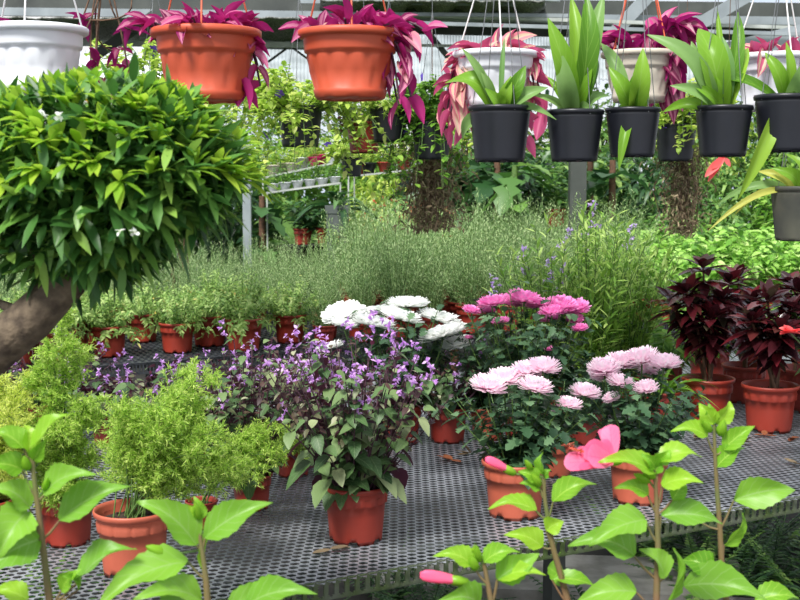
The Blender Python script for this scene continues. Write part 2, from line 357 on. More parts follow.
def mum(label, px, py, rimpx, kind, heads, fh, fr, m='terra', style='flute', nst=22, group=None):
    """heads: list of (px, py, dy, diameter px)"""
    t, h, r, p = bench_plant('chrysanthemum_plant', label, px, py, rimpx, style, m, group)
    fol = MB(); stm = MB()
    stemplant(fol, stm, nst, fh, fr, 15, .052, .042, T_LOBED, (0, 0, h), r*.55, .1, 20, .25, .0022, 1.2, jit=.25, taper=.35)
    for hx, hy, dy, w in heads:
        q = at(hx, hy, p[1]+dy)-p; rad = w/2/F*(p[1]+dy)
        put_flower(t, kind, q-np.array([0, 0, rad*.25]), rad, (rng.uniform(-.05, .3)-dy*1.2, np.clip(q[0]*1.4, -.35, .35)), (q[0]*.25, q[1]*.25, h), stm)
        # leaves on the flower stalk
        n = 9; u = rng.uniform(.35, .9, n)[:, None]; P = (np.array([q[0]*.25, q[1]*.25, h])*(1-u)+q*u); P[:, :2] = P[:, :2]*.3+q[:2]*.7*u+P[:, :2]*.7*(1-u)
        D = rdirs(n); D[:, 2] = np.abs(D[:, 2])*.5; leaves(fol, P, D, (0, 0, 1), .032, .024, T_LOBED, .2)
    fol.build('foliage', M['mumleaf'], t); stm.build('stem', M['stemg'], t); return t, h, p
mum('pale pink chrysanthemum in a terracotta pot directly behind the upper pink hibiscus bud', 517, 521, 70, 'pale',
    [(488, 384, -.03, 38), (504, 377, .02, 36), (527, 370, .04, 34), (543, 366, .02, 36), (535, 385, -.05, 35), (569, 403, -.02, 27), (585, 391, .03, 32), (553, 413, -.04, 9)], .17, .14, nst=26)
mum('pale pink chrysanthemum in a terracotta pot right behind the open pink hibiscus flower', 642, 506, 66, 'pale',
    [(604, 367, 0, 34), (622, 361, .06, 36), (642, 357, .04, 38), (664, 362, 0, 34), (620, 381, -.05, 27), (646, 387, -.07, 26), (612, 397, -.05, 18), (602, 374, .03, 26), (652, 369, .07, 28)], .19, .13, nst=26)
mum('leafy chrysanthemum in a dark red pot half hidden between the two front pale pink ones', 585, 446, 46, 'pale',
    [(592, 420, -.05, 10)], .16, .12, m='dred', style='tab')
mum('bright pink chrysanthemum in full bloom, back of the mesh bench', 527, 450, 50, 'pink',
    [(471, 309, -.02, 18), (492, 301, .0, 30), (509, 300, .06, 30), (524, 297, 0, 36), (537, 303, .05, 26), (501, 320, -.05, 18), (560, 304, .0, 34), (575, 306, .04, 30), (552, 310, -.04, 26), (575, 318, .02, 18), (580, 327, -.02, 16), (487, 310, .05, 18), (553, 317, .07, 16), (469, 337, 0, 10), (549, 348, -.06, 9), (546, 320, .04, 12)], .33, .17, m='dred', style='tab', nst=40)
mum('white chrysanthemum with broad flat blooms behind the purple-flowered plant', 400, 446, 48, 'white',
    [(344, 311, 0, 44), (344, 322, -.05, 30), (374, 320, -.06, 44), (401, 314, -.03, 42), (408, 301, .06, 42), (438, 315, .04, 42), (443, 331, -.05, 46), (457, 341, -.02, 30), (385, 309, .04, 34), (330, 345, -.08, 28), (452, 322, .06, 30), (370, 310, .06, 30)], .28, .16, m='dred', style='tab', nst=34)
mum('leafy chrysanthemum in bud in a scalloped pot left of the bright pink one', 489, 441, 40, 'pink', [(478, 372, 0, 8), (463, 338, .02, 12)], .22, .11, m='terra', nst=20)
t, h, p = mum('leafy unopened chrysanthemum right behind the front pale pink one', 556, 478, 44, 'pale', [(549, 420, 0, 9)], .17, .12, m='terra', style='tab', nst=20)
# ---------------------------------------------------------------- purple flowered plectranthus
def spike_mesh(m, n=8, Lp=.011, hgt=.05):
    mb = MB(); n = max(4, int(n*.7)); u = rng.uniform(0, 1, n); P = np.stack([rng.normal(0, .003, n), rng.normal(0, .003, n), u*hgt], 1); D = rdirs(n); D[:, 2] = np.abs(D[:, 2])*.4-.1
    D = norm(D); leaves(mb, P, D, (0, 0, 1), Lp*rng.uniform(.8, 1.5, n), Lp*.55, T_LEAF, .3, .1)
    [leaves(mb, P+norm(D)*Lp*.8, norm(D*.4+rdirs(n)), D, Lp*.85, Lp*.5, T_LEAF, .1) for _ in range(5)]; return mb.mesh('flower_spike', m)
SPK = [spike_mesh(M['lav']) for _ in range(4)]
def plect(label, px, py, rimpx, Hh, Rr, nst, nf, m='brick', group=None, ll=.05, lf=1, big=0, style='tab', top=.5):
    t, h, r, p = bench_plant('purple_flowered_plant', label, px, py, rimpx, style, m, group)
    fol = MB(); dk = MB(); stm = MB()
    tips = stemplant(fol, stm, nst, Hh, Rr, int(11*lf), ll, ll*.78, T_SMTOOTH, (0, 0, h), r*.6, .12, 10, .45, .0022, 1.1, jit=.3, taper=.4)
    tips += stemplant(dk, stm, int(nst*1.2), Hh*1.06, Rr*1.02, int(10*lf), ll*.55, ll*.33, T_SMTOOTH, (0, 0, h), r*.6, top, 20, .3, .0018, 1.1, jit=.5, taper=.3)
    if big:
        n = big; a = rng.uniform(0, 6.28, n); q = rng.uniform(.35, .72, n)
        P = np.stack([np.cos(a)*Rr*q, np.sin(a)*Rr*q, h+rng.uniform(.03, Hh*.55, n)], 1); D = np.stack([np.cos(a), np.sin(a), np.full(n, -.5)], 1)
        leaves(fol, P, D, np.array([0, 0, 1.]), ll*1.25, ll*.95, T_SMTOOTH, .5, .2)
    fol.build('foliage', M['plect'], t); dk.build('topmost_foliage', M['plectd'], t, label='purple-flushed young leaves'); stm.build('stem', M['stemp'], t)
    idx = rng.permutation(len(tips))[:nf]
    for i in idx:
        q, T = tips[i]; link('flower_spike', SPK[rng.integers(0, 4)], t, q-np.array([0, 0, .01]), (rng.uniform(-.4, .4), rng.uniform(-.4, .4), rng.uniform(0, 6)), rng.uniform(.75, 1.35))
    return t
plect('bushy purple-flowered plant in a brick red pot, front centre of the mesh bench', 355, 546, 72, .29, .175, 42, 29, ll=.047, big=20)
plect('purple-flowered plant in the red pot with a sprig of fern in front of it', 250, 512, 44, .29, .14, 30, 14, ll=.046, big=16)
plect('purple-flowered plant right of the front one, below the white chrysanthemum', 448, 444, 44, .15, .13, 20, 8, ll=.04, m='dred')
plect('purple-flowered plant behind the fern, directly left of the one with a fern sprig in front', 190, 462, 44, .16, .19, 30, 13, ll=.06, big=14)
plect('purple-flowered plant between the front left terracotta fern and the red pot with fern sprig', 292, 478, 40, .2, .14, 26, 12, ll=.05, big=10)
plect('low purple-flowered plant between the ferns at the left back of the mesh bench', 108, 448, 44, .1, .17, 22, 14, ll=.045)
plect('purple-flowered plant behind the leftmost fern, below the bush trunk', 40, 440, 44, .17, .18, 22, 14)
plect('purple-flowered plant just left of the white chrysanthemum', 312, 440, 44, .17, .15, 28, 8, ll=.04)
# ---------------------------------------------------------------- asparagus ferns
def fern(label, px, py, rimpx, fronds, style='flute', m='terra', leaf='fern', hs=1, extra=0):
    """fronds: (tip px, tip py, dy, fullness)"""
    t, h, r, p = bench_plant('asparagus_fern', label, px, py, rimpx, style, m)
    fol = MB(); stm = MB(); PP = []; DD = []
    for fx, fy, dy, full in fronds:
        e = at(fx, fy, p[1]+dy)-p; a = np.array([rng.normal(0, r*.2), rng.normal(0, r*.2), h-.004]); c = np.array([e[0]*.35, e[1]*.35, max(e[2]*1.02, h+.02)])
        u = np.linspace(0, 1, 16)[:, None]; C = (1-u)**2*a+2*u*(1-u)*c+u*u*e; tube(stm, C, np.linspace(.0016, .0006, 16), 4)
        nb = int(56*full)
        for k in range(nb):
            s = rng.uniform(.22, 1); i = min(int(s*15), 14); w = s*15-i; b = C[i]*(1-w)+C[i+1]*w; tn = norm(C[i+1]-C[i])
            dd = rdirs(1)[0]; dd = norm(dd-tn*dd.dot(tn)*.7+tn*.55+np.array([0, 0, .15])); l = rng.uniform(.025, .06)*(1.1-.4*s)
            v = np.linspace(0, 1, 5)[:, None]; Bc = b+dd*l*v-np.array([0, 0, .15])*l*v*v; tube(stm, Bc, .0005, 3)
            nn = int(13+l*420); vv = rng.uniform(.1, 1, (nn, 1)); pp = b+dd*l*vv-np.array([0, 0, .15])*l*vv*vv
            PP.append(pp); DD.append(norm(rdirs(nn)*1.0+dd*.7))
    P = np.concatenate(PP); D = np.concatenate(DD)
    leaves(fol, P, D, rdirs(len(P)), rng.uniform(.008, .015, len(P)), .0022, T_QUAD, .05)
    fol.build('foliage', M[leaf], t); stm.build('stem', M['stemg'], t); return t
def blob(n, x0, y0, x1, y1, dy=.12, full=1):
    return [(rng.uniform(x0, x1), rng.uniform(y0, y1), rng.uniform(-dy, dy), full) for _ in range(n)]
fern('feathery asparagus fern in the light terracotta pot whose bare soil shows, front left', 128, 580, 82,
     blob(9, 112, 372, 195, 430)+blob(12, 100, 420, 240, 480)+blob(6, 165, 375, 235, 420)+blob(5, 185, 455, 245, 485), 'flute')
fern('asparagus fern left of the front terracotta pot, its upright plume under the bush', 62, 548, 60,
     blob(8, 15, 395, 100, 450)+[(62, 315, .02, 1.2), (70, 345, 0, 1.2), (48, 350, -.05, 1.2), (30, 380, 0, 1), (85, 352, .05, .8), (40, 370, 0, 1)]+blob(7, 20, 430, 110, 500), 'tab', 'brick')
fern('yellow-green asparagus fern at the left edge', -22, 556, 66, blob(12, -30, 382, 40, 440)+blob(9, -20, 430, 44, 495), 'tab', 'brick', 'ferny')
fern('small asparagus fern spilling in front of the second purple-flowered plant', 200, 530, 34,
     [(285, 430, -.05, 1), (300, 440, 0, 1), (265, 432, -.03, 1), (275, 455, -.08, 1), (245, 450, -.06, 1), (300, 452, -.04, .7), (262, 470, -.08, .8)], 'tab', 'dred')
# ---------------------------------------------------------------- maroon-leaved plants at the right
def maroon(label, px, py, rimpx, style, m, canes, scale=1.0):
    t, h, r, p = bench_plant('maroon_leaved_plant', label, px, py, rimpx, style, m)
    fol = MB(); stm = MB()
    for cx, cy, dy in canes:
        e = at(cx, cy, p[1]+dy)-p; a = np.array([rng.normal(0, .012), rng.normal(0, .012), h]); u = np.linspace(0, 1, 9)[:, None]
        c = np.array([e[0]*.3, e[1]*.3, h+(e[2]-h)*.5]); C = (1-u)**2*a+2*u*(1-u)*c+u*u*e; tube(stm, C, np.linspace(.006, .003, 9)*scale, 6)
        for w, (f0, cnt, el, ll) in enumerate([(1, 8, 50, .09), (.97, 9, 15, .105), (.88, 9, -5, .1), (.77, 8, -10, .095), (.64, 7, -15, .09), (.5, 5, -15, .07)]):
            b = (1-f0)**2*a+2*f0*(1-f0)*c+f0*f0*e; an = np.arange(cnt)*2*math.pi/cnt+rng.uniform(0, 6); ee = R(el)+rng.normal(0, .15, cnt)
            D = np.stack([np.cos(an)*np.cos(ee), np.sin(an)*np.cos(ee), np.sin(ee)], 1)
            leaves(fol, np.tile(b, (cnt, 1)), D, (0, 0, 1), ll*scale*rng.uniform(.75, 1.1, cnt), ll*.38*scale, T_LANCE, .25, .12)
    fol.build('foliage', M['mar'], t); stm.build('stem', M['stemb'], t)
    return t
maroon('tall maroon-leaved plant in the scalloped brick pot, nearest the pink chrysanthemums', 712, 424, 54, 'flute', 'brick',
       [(703, 268, 0), (687, 292, -.05), (722, 300, .02), (692, 312, .08), (712, 318, -.08), (672, 302, .02), (730, 282, .1)])
maroon('maroon-leaved plant in the red pot behind and between the two front maroon ones', 748, 404, 46, 'tab', 'dred',
       [(738, 278, .05), (752, 300, -.05), (735, 312, 0), (756, 318, .05)])
maroon('maroon-leaved plant in the brick pot with stepped band near the right edge', 775, 434, 58, 'tab', 'brick',
       [(768, 300, 0), (790, 310, -.03), (752, 322, -.05), (782, 330, -.1), (798, 292, .08)])
t = maroon('maroon-leaved plant at the far right edge behind the brick pot', 808, 414, 54, 'tab', 'dred',
       [(800, 290, 0), (815, 300, 0), (790, 285, .06)])
# green shrub with a coral flower leaning in at the right edge
t, h, r, p = bench_plant('coral_flowered_plant', 'green-leaved plant with one coral flower at the right edge', 836, 432, 54)
fol = MB(); stm = MB(); stemplant(fol, stm, 14, .3, .14, 12, .07, .03, T_LANCE, (0, 0, h), .03, .3, 10, .3, .003)
f = MB(); q = at(790, 333, p[1]-.3)-p; n = 18; D = rdirs(n); D[:, 2] = abs(D[:, 2])*.4; leaves(f, np.tile(q, (n, 1)), D, (0, 0, 1), .035, .03, T_OVAL, .1)
tube(stm, [(0, 0, h), q*np.array([.6, .6, .8]), q], .002)
fol.build('foliage', M['mid'], t); stm.build('stem', M['stemg'], t); f.build('flower', M['corp'], t)
# tufted green plant between the pale pink chrysanthemum and the maroon plants
t, h, r, p = bench_plant('strappy_green_plant', 'grassy green plant between the pale pink chrysanthemum and the maroon plant', 664, 425, 40, 'tab', 'dred')
fol = MB(); n = 46; a = rng.uniform(0, 6.28, n); e = rng.uniform(.3, 1.3, n); D = np.stack([np.cos(a)*np.cos(e), np.sin(a)*np.cos(e), np.sin(e)], 1)
leaves(fol, D*np.array([.015, .015, 0])+np.array([0, 0, h]), D, (0, 0, 1), rng.uniform(.1, .22, n), .012, T_STRAP, .5); fol.build('foliage', M['vineg'], t)
# leafy green plants standing behind the maroon ones
for px, py, hh, lb in [(665, 400, .2, 'bushy green plant at the back of the mesh bench, left behind the maroon plants'), (712, 388, .22, 'bushy green plant seen between the canes of the tallest maroon plant'), (762, 384, .2, 'bushy green plant behind the stepped-band maroon pot'), (815, 380, .24, 'bushy green plant at the back of the mesh bench by the right edge')]:
    t, h, r, p = bench_plant('bushy_green_plant', lb, px, py, 44, 'tab', 'dred'); fol = MB(); stm = MB()
    stemplant(fol, stm, 30, hh, .17, 16, .055, .03, T_LEAF, (0, 0, h), r*.6, .1, 20, .3, .002, 1.2, jit=.3); fol.build('foliage', M['vineg'], t); stm.build('stem', M['stemg'], t)
# ---------------------------------------------------------------- angelonia: tall leafy stems with lilac spikes
ANG = [spike_mesh(M['angf'], 16, .013, .09) for _ in range(3)]
def angel(label, px, py, Hh, nst, spikes, group=None, rr=.15):
    t, h, r, p = bench_plant('lilac_spiked_plant', label, px, py, 44, 'tab', 'dred', group)
    fol = MB(); stm = MB(); tips = stemplant(fol, stm, nst, Hh, rr, 36, .074, .015, T_LANCE, (0, 0, h), r*.5, .05, 42, .15, .0022, 1.4, jit=.22, taper=.35)
    for (sx, sy, dy) in spikes:
        e = at(sx, sy, p[1]+dy)-p; tube(stm, [(e[0]*.3, e[1]*.3, h), (e[0]*.8, e[1]*.8, e[2]*.6), e], .002)
        link('flower_spike', ANG[rng.integers(0, 3)], t, e-np.array([0, 0, .04]), (rng.normal(0, .15), rng.normal(0, .15), rng.uniform(0, 6)), 1.0)
        u = np.linspace(.5, .95, 12)[:, None]; P = np.array([e[0]*.8, e[1]*.8, e[2]*.6])*(1-u)+e*u; D = rdirs(12); D[:, 2] = abs(D[:, 2]); leaves(fol, P, D, (0, 0, 1), .04, .009, T_LANCE, .1)
    fol.build('foliage', M['ang'], t); stm.build('stem', M['stemg'], t); return t
angel('tall narrow-leaved plant with lilac spikes behind the bright pink chrysanthemum, its left side', 548, 418, .5, 30, [(524, 262, 0), (549, 272, -.03), (531, 267, .03), (561, 278, 0), (491, 291, -.1)])
angel('tall narrow-leaved green plant rising above the right pale pink chrysanthemum', 592, 422, .54, 34, [(596, 218, .05)])
angel('tall narrow-leaved green plant just left of the maroon plants', 628, 412, .5, 30, [(626, 238, .03), (584, 247, 0)])
angel('narrow-leaved green plant behind the two tallest lilac-spiked ones', 610, 396, .5, 28, [(560, 240, 0)])
# ---------------------------------------------------------------- the mesh bench
AX = np.array([math.cos(R(28.6)), math.sin(R(28.6))]); AN = np.array([-AX[1], AX[0]]); O1 = onz(325, 581, BZ)[:2]
def bw(a, n, z=BZ, O=O1): q = O+AX*a+AN*n; return np.array([q[0], q[1], z])
def lattice(mb, a0, a1, n0, n1, pa, pn, w, th, f):
    """expanded mesh: staggered rhombic holes, f maps (a, n, z) to the world"""
    na = int((a1-a0)/pa); nn = int((n1-n0)/(pn/2))
    I, J = np.meshgrid(np.arange(na), np.arange(nn), indexing='ij'); ca = (a0+(I+.5*(J % 2))*pa).ravel(); cn = (n0+J*pn/2).ravel()
    o = np.array([(-pa/2, 0), (0, -pn/2), (pa/2, 0), (0, pn/2)])
    k = 1-w
    i2 = np.array([(-pa*.46, 0), (-pa*.27, -pn*.21), (pa*.27, -pn*.21), (pa*.46, 0), (pa*.27, pn*.21), (-pa*.27, pn*.21)])
    out = np.concatenate([np.stack([ca[:, None]+o[:, 0], cn[:, None]+o[:, 1], np.zeros((len(ca), 4))], -1),
                          np.stack([ca[:, None]+i2[:, 0], cn[:, None]+i2[:, 1], np.zeros((len(ca), 6))], -1),
                          np.stack([ca[:, None]+i2[:, 0], cn[:, None]+i2[:, 1], np.full((len(ca), 6), -th)], -1)], 1)
    q4 = np.array([[0, 1, 5, 4], [1, 2, 7, 6], [2, 3, 8, 7], [3, 0, 4, 9]]); q3 = np.array([[1, 6, 5], [3, 9, 8]])
    sd = np.array([[4+i, 4+(i+1) % 6, 10+(i+1) % 6, 10+i] for i in range(6)])
    off = (np.arange(len(ca))*16)[:, None, None]; V = f(out.reshape(-1, 3))
    mb.add(V, (q4[None]+off).reshape(-1, 4), smooth=False)
    mb.V.append(np.zeros((0, 3))); mb.U.append(np.zeros((0, 2)))
    mb.Q.append((q3[None]+off).reshape(-1, 3)+mb.n-len(V)); mb.sm.append(False)
    mb.Q.append((sd[None]+off).reshape(-1, 4)+mb.n-len(V)); mb.sm.append(False)
def bench(label, a0, a1, dep, n_off, top_style):
    c = bw((a0+a1)/2, n_off+dep/2, 0); t = thing('greenhouse_bench', label, 'bench', c, R(28.6))
    # local frame: x along, y across
    L0, L1, D0, D1 = a0-(a0+a1)/2, a1-(a0+a1)/2, -dep/2, dep/2
    if top_style == 'mesh':
        mb = MB(); lattice(mb, L0, L1, D0, D1, .0225, .041, .15, .0015, lambda V: V+np.array([0, 0, BZ])); mb.build('mesh_top', M['mesh'], t, label='expanded grey mesh surface')
        e = MB()
        box(e, ((L0+L1)/2, D0, BZ-.036), L1-L0, .005, .005); box(e, ((L0+L1)/2, D0, BZ-.002), L1-L0, .005, .004)
        nrib = int((L1-L0)/.0225)
        for i in range(nrib):
            box(e, (L0+.0225*(i+.5), D0-.001, BZ-.018), .009, .005, .034)
            for s in (-1, 1): box(e, (L0+.0225*(i+.5)+s*.006, D0-.001, BZ-.033), .005, .005, .006); box(e, (L0+.0225*(i+.5)+s*.006, D0-.001, BZ-.004), .005, .005, .006)
        e.build('bent_edge', M['edge'], t, label='bent-down mossy edge of the mesh')
    else:
        mb = MB(); ns = int((L1-L0)/.03)
        for i in range(ns): box(mb, (L0+.03*(i+.5), 0, BZ-.006), .012, dep, .012)
        for j in range(int(dep/.06)+1): box(mb, ((L0+L1)/2, D0+.06*j, BZ-.004), L1-L0, .012, .008)
        mb.build('slatted_top', M['tray'], t)
        e = MB(); box(e, ((L0+L1)/2, D0, BZ-.004), L1-L0, .012, .01); box(e, ((L0+L1)/2, D0, BZ-.045), L1-L0, .012, .01)
        for i in range(ns*2): box(e, (L0+.015*(i+.5), D0, BZ-.024), .006, .01, .04)
        e.build('slatted_edge', M['tray'], t)
    fr = MB()
    for y in (D0+.12, 0, D1-.12): bar(fr, (L0, y, BZ-.025), (L1, y, BZ-.025), .03, .03)
    fr.build('frame', M['dsteel'], t)
    x = L0+.5
    while x < L1-.2:
        for y in (D0+.35, D1-.2): g = MB(); bar(g, (x, y, 0), (x, y, BZ-.04), .04, .04); g.build('leg', M['dsteel'], t)
        x += 1.1
bench('grey expanded-mesh bench in front carrying the flowering plants', -1.9, 3.2, 2.02, 0, 'mesh')
bench('dark slatted bench behind, carrying the rows of herbs', -.98, 5.6, 1.9, 2.86, 'slat')
# fallen dry leaves on the mesh
for i, (x, y) in enumerate([(452, 462), (470, 455), (740, 444), (764, 437), (793, 440), (797, 466), (152, 574), (330, 552), (700, 438), (662, 436)]):
    o = MB(); n = 3; leaves(o, np.zeros((n, 3)), rdirs(n)*np.array([1, 1, .1]), (0, 0, 1), rng.uniform(.03, .05, n), .02, T_OVAL, -.15, .1)
    q = onz(x, y, BZ)+np.array([0, 0, .006]); b = o.build('fallen_leaf', M['dry'] if i not in (0, 3, 4) else M['fall']); b.location = tuple(q)
    tag(b, ['curled orange-brown dry leaf on the mesh left of the front pale pink chrysanthemum', 'dry leaf on the mesh just behind the curled orange-brown one', 'brown dry leaf on the mesh before the scalloped pot', 'reddish dry leaf at the foot of the stepped-band brick pot', 'reddish dry leaf at the right edge by the brick pot', 'curled dry leaf on the mesh edge at far right', 'pale dry leaf on the mesh right of the front terracotta pot', 'dark dry debris at the foot of the front centre pot', 'brown dry leaf left of the scalloped pot foot', 'dry leaf behind the right pale pink chrysanthemum'][i], 'leaf', 'fallen leaves on the mesh bench')
# ---------------------------------------------------------------- herbs on the back bench
OB = bw(0, 2.86)[:2]
def herb_proto(kind, label, group):
    t = thing('potted_herb', label, 'potted plant', (0, 0, 0), 0, group); h = put_pot(t, .082, 'tab', 'brick' if kind != 'rose2' else 'dred'); fol = MB(); stm = MB()
    if kind.startswith('rose'): stemplant(fol, stm, 34, .4, .16, 46, .036, .0062, T_QUAD, (0, 0, h), .05, .02, 40, .05, .0016, 1.3, jit=.3, taper=.3, hv=.35)
    elif kind == 'curl':
        stemplant(fol, stm, 40, .2, .14, 34, .026, .014, T_LEAF, (0, 0, h), .05, .05, 25, .3, .0014, 1.2, jit=.5, taper=.2, fall=.05)
        stemplant(fol, stm, 12, .08, .16, 18, .03, .016, T_LEAF, (0, 0, h), .05, .2, 10, .5, .0012, 1.0, jit=.5, fall=.12)
    elif kind == 'mint': stemplant(fol, stm, 26, .28, .15, 11, .066, .05, T_OVAL, (0, 0, h), .05, .2, 15, .25, .0016, 1.2, jit=.4, taper=.25, hv=.35)
    fol.build('foliage', M[{'rose': 'rose', 'rose2': 'rose', 'curl': 'herb', 'mint': 'mint'}[kind]], t); stm.build('stem', M['stemg'], t); return t
curls = [herb_proto('curl', '', 'small-leaved herbs along the left front of the back bench') for _ in range(2)]
roses = [herb_proto('rose', '', 'needle-leaved herbs massed on the back bench'), herb_proto('rose2', '', 'needle-leaved herbs massed on the back bench')]
mints = [herb_proto('mint', '', 'light green herbs at the right of the back bench')]
def place(protos, used, loc, label=None, group=None, sc=1):
    i = int(rng.integers(0, len(protos))); o = protos[i]
    if i in used: o = dup(o, loc, rng.uniform(0, 6.28), label, group, sc)
    else:
        used.add(i); o.location = tuple(loc); o.rotation_euler = (0, 0, rng.uniform(0, 6.28)); o.scale = (sc,)*3
        if label: o['label'] = label
        if group: o['group'] = group
    return o
uc, ur, um = set(), set(), set()
G1 = 'small-leaved herbs along the left front of the back bench'; G2 = 'needle-leaved herbs massed on the back bench'; G3 = 'light green herbs at the right of the back bench'
front = [(106, 358, 'small-leaved herb in the whole red pot at the front left corner of the slatted bench'), (175, 354, 'small-leaved herb in a whole red pot at the slatted bench edge, second from left'),
         (245, 346, 'small-leaved herb in the red pot third along the slatted bench front'), (289, 344, 'small-leaved herb in the red pot fourth along the slatted bench front'), (88, 346, 'small-leaved herb whose pot peeks out left behind the corner herb'),
         (140, 343, 'small-leaved herb in the dark red pot between and behind the first two front herbs'), (210, 341, 'small-leaved herb in the dark red pot behind the second and third front herbs')]
for x, y, lb in front:
    q = onz(x, y, BZ); q[1] += .06; place(curls, uc, q, lb, G1)
def clear(q): return all((q[0]-o[0])**2+(q[1]-o[1])**2 > .17**2 for o in taken)
taken = [onz(x, y, BZ)+np.array([0, .06, 0]) for x, y, _ in front]
for j in range(8):
    for i in range(30):
        a = -.86+i*.205+(j % 2)*.1; q = bw(a, 2.86+.14+j*.225); q[:2] += rng.normal(0, .012, 2)
        px = 400+F*q[0]/(q[1]*CT+(H-BZ)*ST)
        if px < -60 or px > 880 or not clear(q): continue
        if px > 640 and j > 0: lb = 'light green broad-leaved herb in the bright patch at the right of the back bench'; place(mints, um, q, lb, G3, rng.uniform(.95, 1.15)); continue
        if px > 640 and j == 0: place(mints, um, q, 'light green broad-leaved herb in the bright patch at the right of the back bench', G3, .9); continue
        if j < 2 and px < 320: place(curls, uc, q, 'small-leaved herb in the close rows behind the front red pots', G1, rng.uniform(.95, 1.15)); continue
        place(roses, ur, q, 'needle-leaved grey-green herb in the dense mass across the middle of the picture', G2, rng.uniform(.85, 1.2) if px > 335 else rng.uniform(.62, .8))
# ---------------------------------------------------------------- hanging plants
def rail(y, z, label, x0=-3.2, x1=3.2):
    t = thing('hanging_rail', label, 'rail', (0, y, 0)); a = MB(); tube(a, [(x0, 0, z), (x1, 0, z)], .02, 10); a.build('pipe', M['steel'], t)
    for x in (x0, x1): b = MB(); tube(b, [(x, 0, 0), (x, 0, z)], .025, 10); b.build('post', M['steel'], t)
ZR = {4.9: 2.5, 2.4: 2.12, 2.56: 2.2, 3.3: 2.2, 4.6: 2.5, 5.3: 2.6, 2.9: 2.1}
for y, z in ZR.items(): rail(y, z, 'overhead steel pipe that the hanging pots of the %s hook on' % {2.4: 'black pots row', 2.56: 'orange baskets row', 3.3: 'white baskets row', 4.6: 'chartreuse vines row', 5.3: 'farthest row', 2.9: 'dusty right-hand pot', 4.9: 'brick-coloured pot'}[y])
_bk = {}
def basket_mesh(m):
    if m in _bk: return _bk[m]
    mb = MB(); prof = [(0, .004), (.07, .004), (.074, 0), (.078, .004), (.08, .012), (.082, .02), (.0795, .022), (.088, .06), (.0935, .092), (.0955, .099), (.101, .102), (.102, .107), (.1035, .13), (.104, .133), (.113, .134), (.1165, .137), (.117, .147), (.113, .15), (.106, .15), (.103, .142), (.09, .1)]
    def mod(i, a, z):
        if i == 7: return .0055*np.abs(np.sin(a*7))-.002
        if i == 8: return .0055*np.abs(np.cos(a*7))-.002      # tall arched facets
        if i == 2: return np.where(np.mod(a*8/(2*math.pi), 1) < .4, -.006, 0)
        return np.zeros_like(a)
    lathe(mb, prof, 96, mod); pm = mb.mesh('pot', M[m]); sb = MB(); lathe(sb, [(.0005, .13), (.05, .132), (.0995, .128)], 32, None, lambda i, a, z: rng.normal(0, .002, len(a)))
    _bk[m] = (pm, sb.mesh('soil', M['soil'])); return _bk[m]
def rim_at(px, py, d, wpx): return at(px, py, d), wpx/2/F*d
def hanger(root, r, z0, ztop, m, w, n=3, ph=0.0):
    g = MB(); top = np.array([0, 0, min(z0+.42, ztop-.06)])
    for k in range(n):
        a = ph+k*2*math.pi/n; tube(g, [(r*.97*math.cos(a), r*.97*math.sin(a), z0-.008), top], w, 5)
    hk = [top, (0, 0, ztop-.02)]+[(.02*math.sin(t), 0, ztop+.004+.024*(1-math.cos(t))/1-.0) for t in (.6, 1.4, 2.2, 3.0)]
    tube(g, hk, w, 5); g.build('hanger', M[m], root)
def trad_fol(mb, stm, r, z, arcs, L=.068):
    """arcs: (azimuth, reach, rise, fall, leaves)"""
    for az, reach, rise, fall, nl in arcs:
        h = np.array([math.cos(az), math.sin(az), 0]); u = np.linspace(0, 1, nl); b = h*r*rng.uniform(.1, .7)+np.array([0, 0, z])
        path = lambda u: b+h*reach*np.asarray(u)[..., None]**.8+np.array([0, 0, 1.])*(rise*np.sin(np.minimum(np.asarray(u)[..., None]*2.2, 1.57))-fall*np.asarray(u)[..., None]**2)
        C = path(np.linspace(0, 1, 9)); tube(stm, C, .0024, 5); P = path(u); T = norm(path(u+.03)-path(u-.0))
        sd = norm(np.cross(T, (0, 0, 1))); sg = np.where(np.arange(nl) % 2, 1, -1)[:, None]
        D = norm(T*.75+sd*sg*.7+np.array([0, 0, .35 if fall else 1.1])); D[-2:] = norm(T[-2:]+rng.normal(0, .35, (2, 3)))
        k = rng.uniform(.75, 1.1, nl); leaves(mb, P, D, np.array([0, 0, .7])-sd*sg*.35, L*k, L*.5*k, T_TRAD, .1, .35)
def hang_basket(label, px, py, wpx, d, m, rod, arcs, leaf, yr, L=.068, hn=3, ph=.6):
    p, r = rim_at(px, py, d, wpx); s = r/.116; p = p.copy(); p[1] = yr if yr else p[1]; p[2] -= .15*s
    t = thing('hanging_basket_plant', label, 'hanging plant', p); pm, sm = basket_mesh(m)
    link('pot', pm, t, sc=s); link('soil', sm, t, sc=s); hanger(t, r, .146*s, ZR[yr]-p[2], rod, .0022, hn, ph)
    fol = MB(); stm = MB(); trad_fol(fol, stm, r, .13*s, arcs, L); fol.build('foliage', M[leaf], t); stm.build('stem', M['stemp'], t); return t, r, .15*s
def arcset(n, a0, a1, reach, rise, fall, nl):
    return [(rng.uniform(a0, a1), reach*rng.uniform(.6, 1.2), rise*rng.uniform(.6, 1.3), fall*rng.uniform(.6, 1.3), nl) for _ in range(n)]
PI = math.pi
hang_basket('orange hanging basket of magenta striped leaves, left of the two orange ones', 206, 30, 108, 2.56, 'basket', 'orange_rod', arcset(26, 0, 2*PI, .04, .03, .0, 4)+arcset(5, -.4, .2, .05, .02, .12, 6)+arcset(3, PI-.3, PI+.3, .08, .03, 0, 4), 'trad', 2.56, .057)
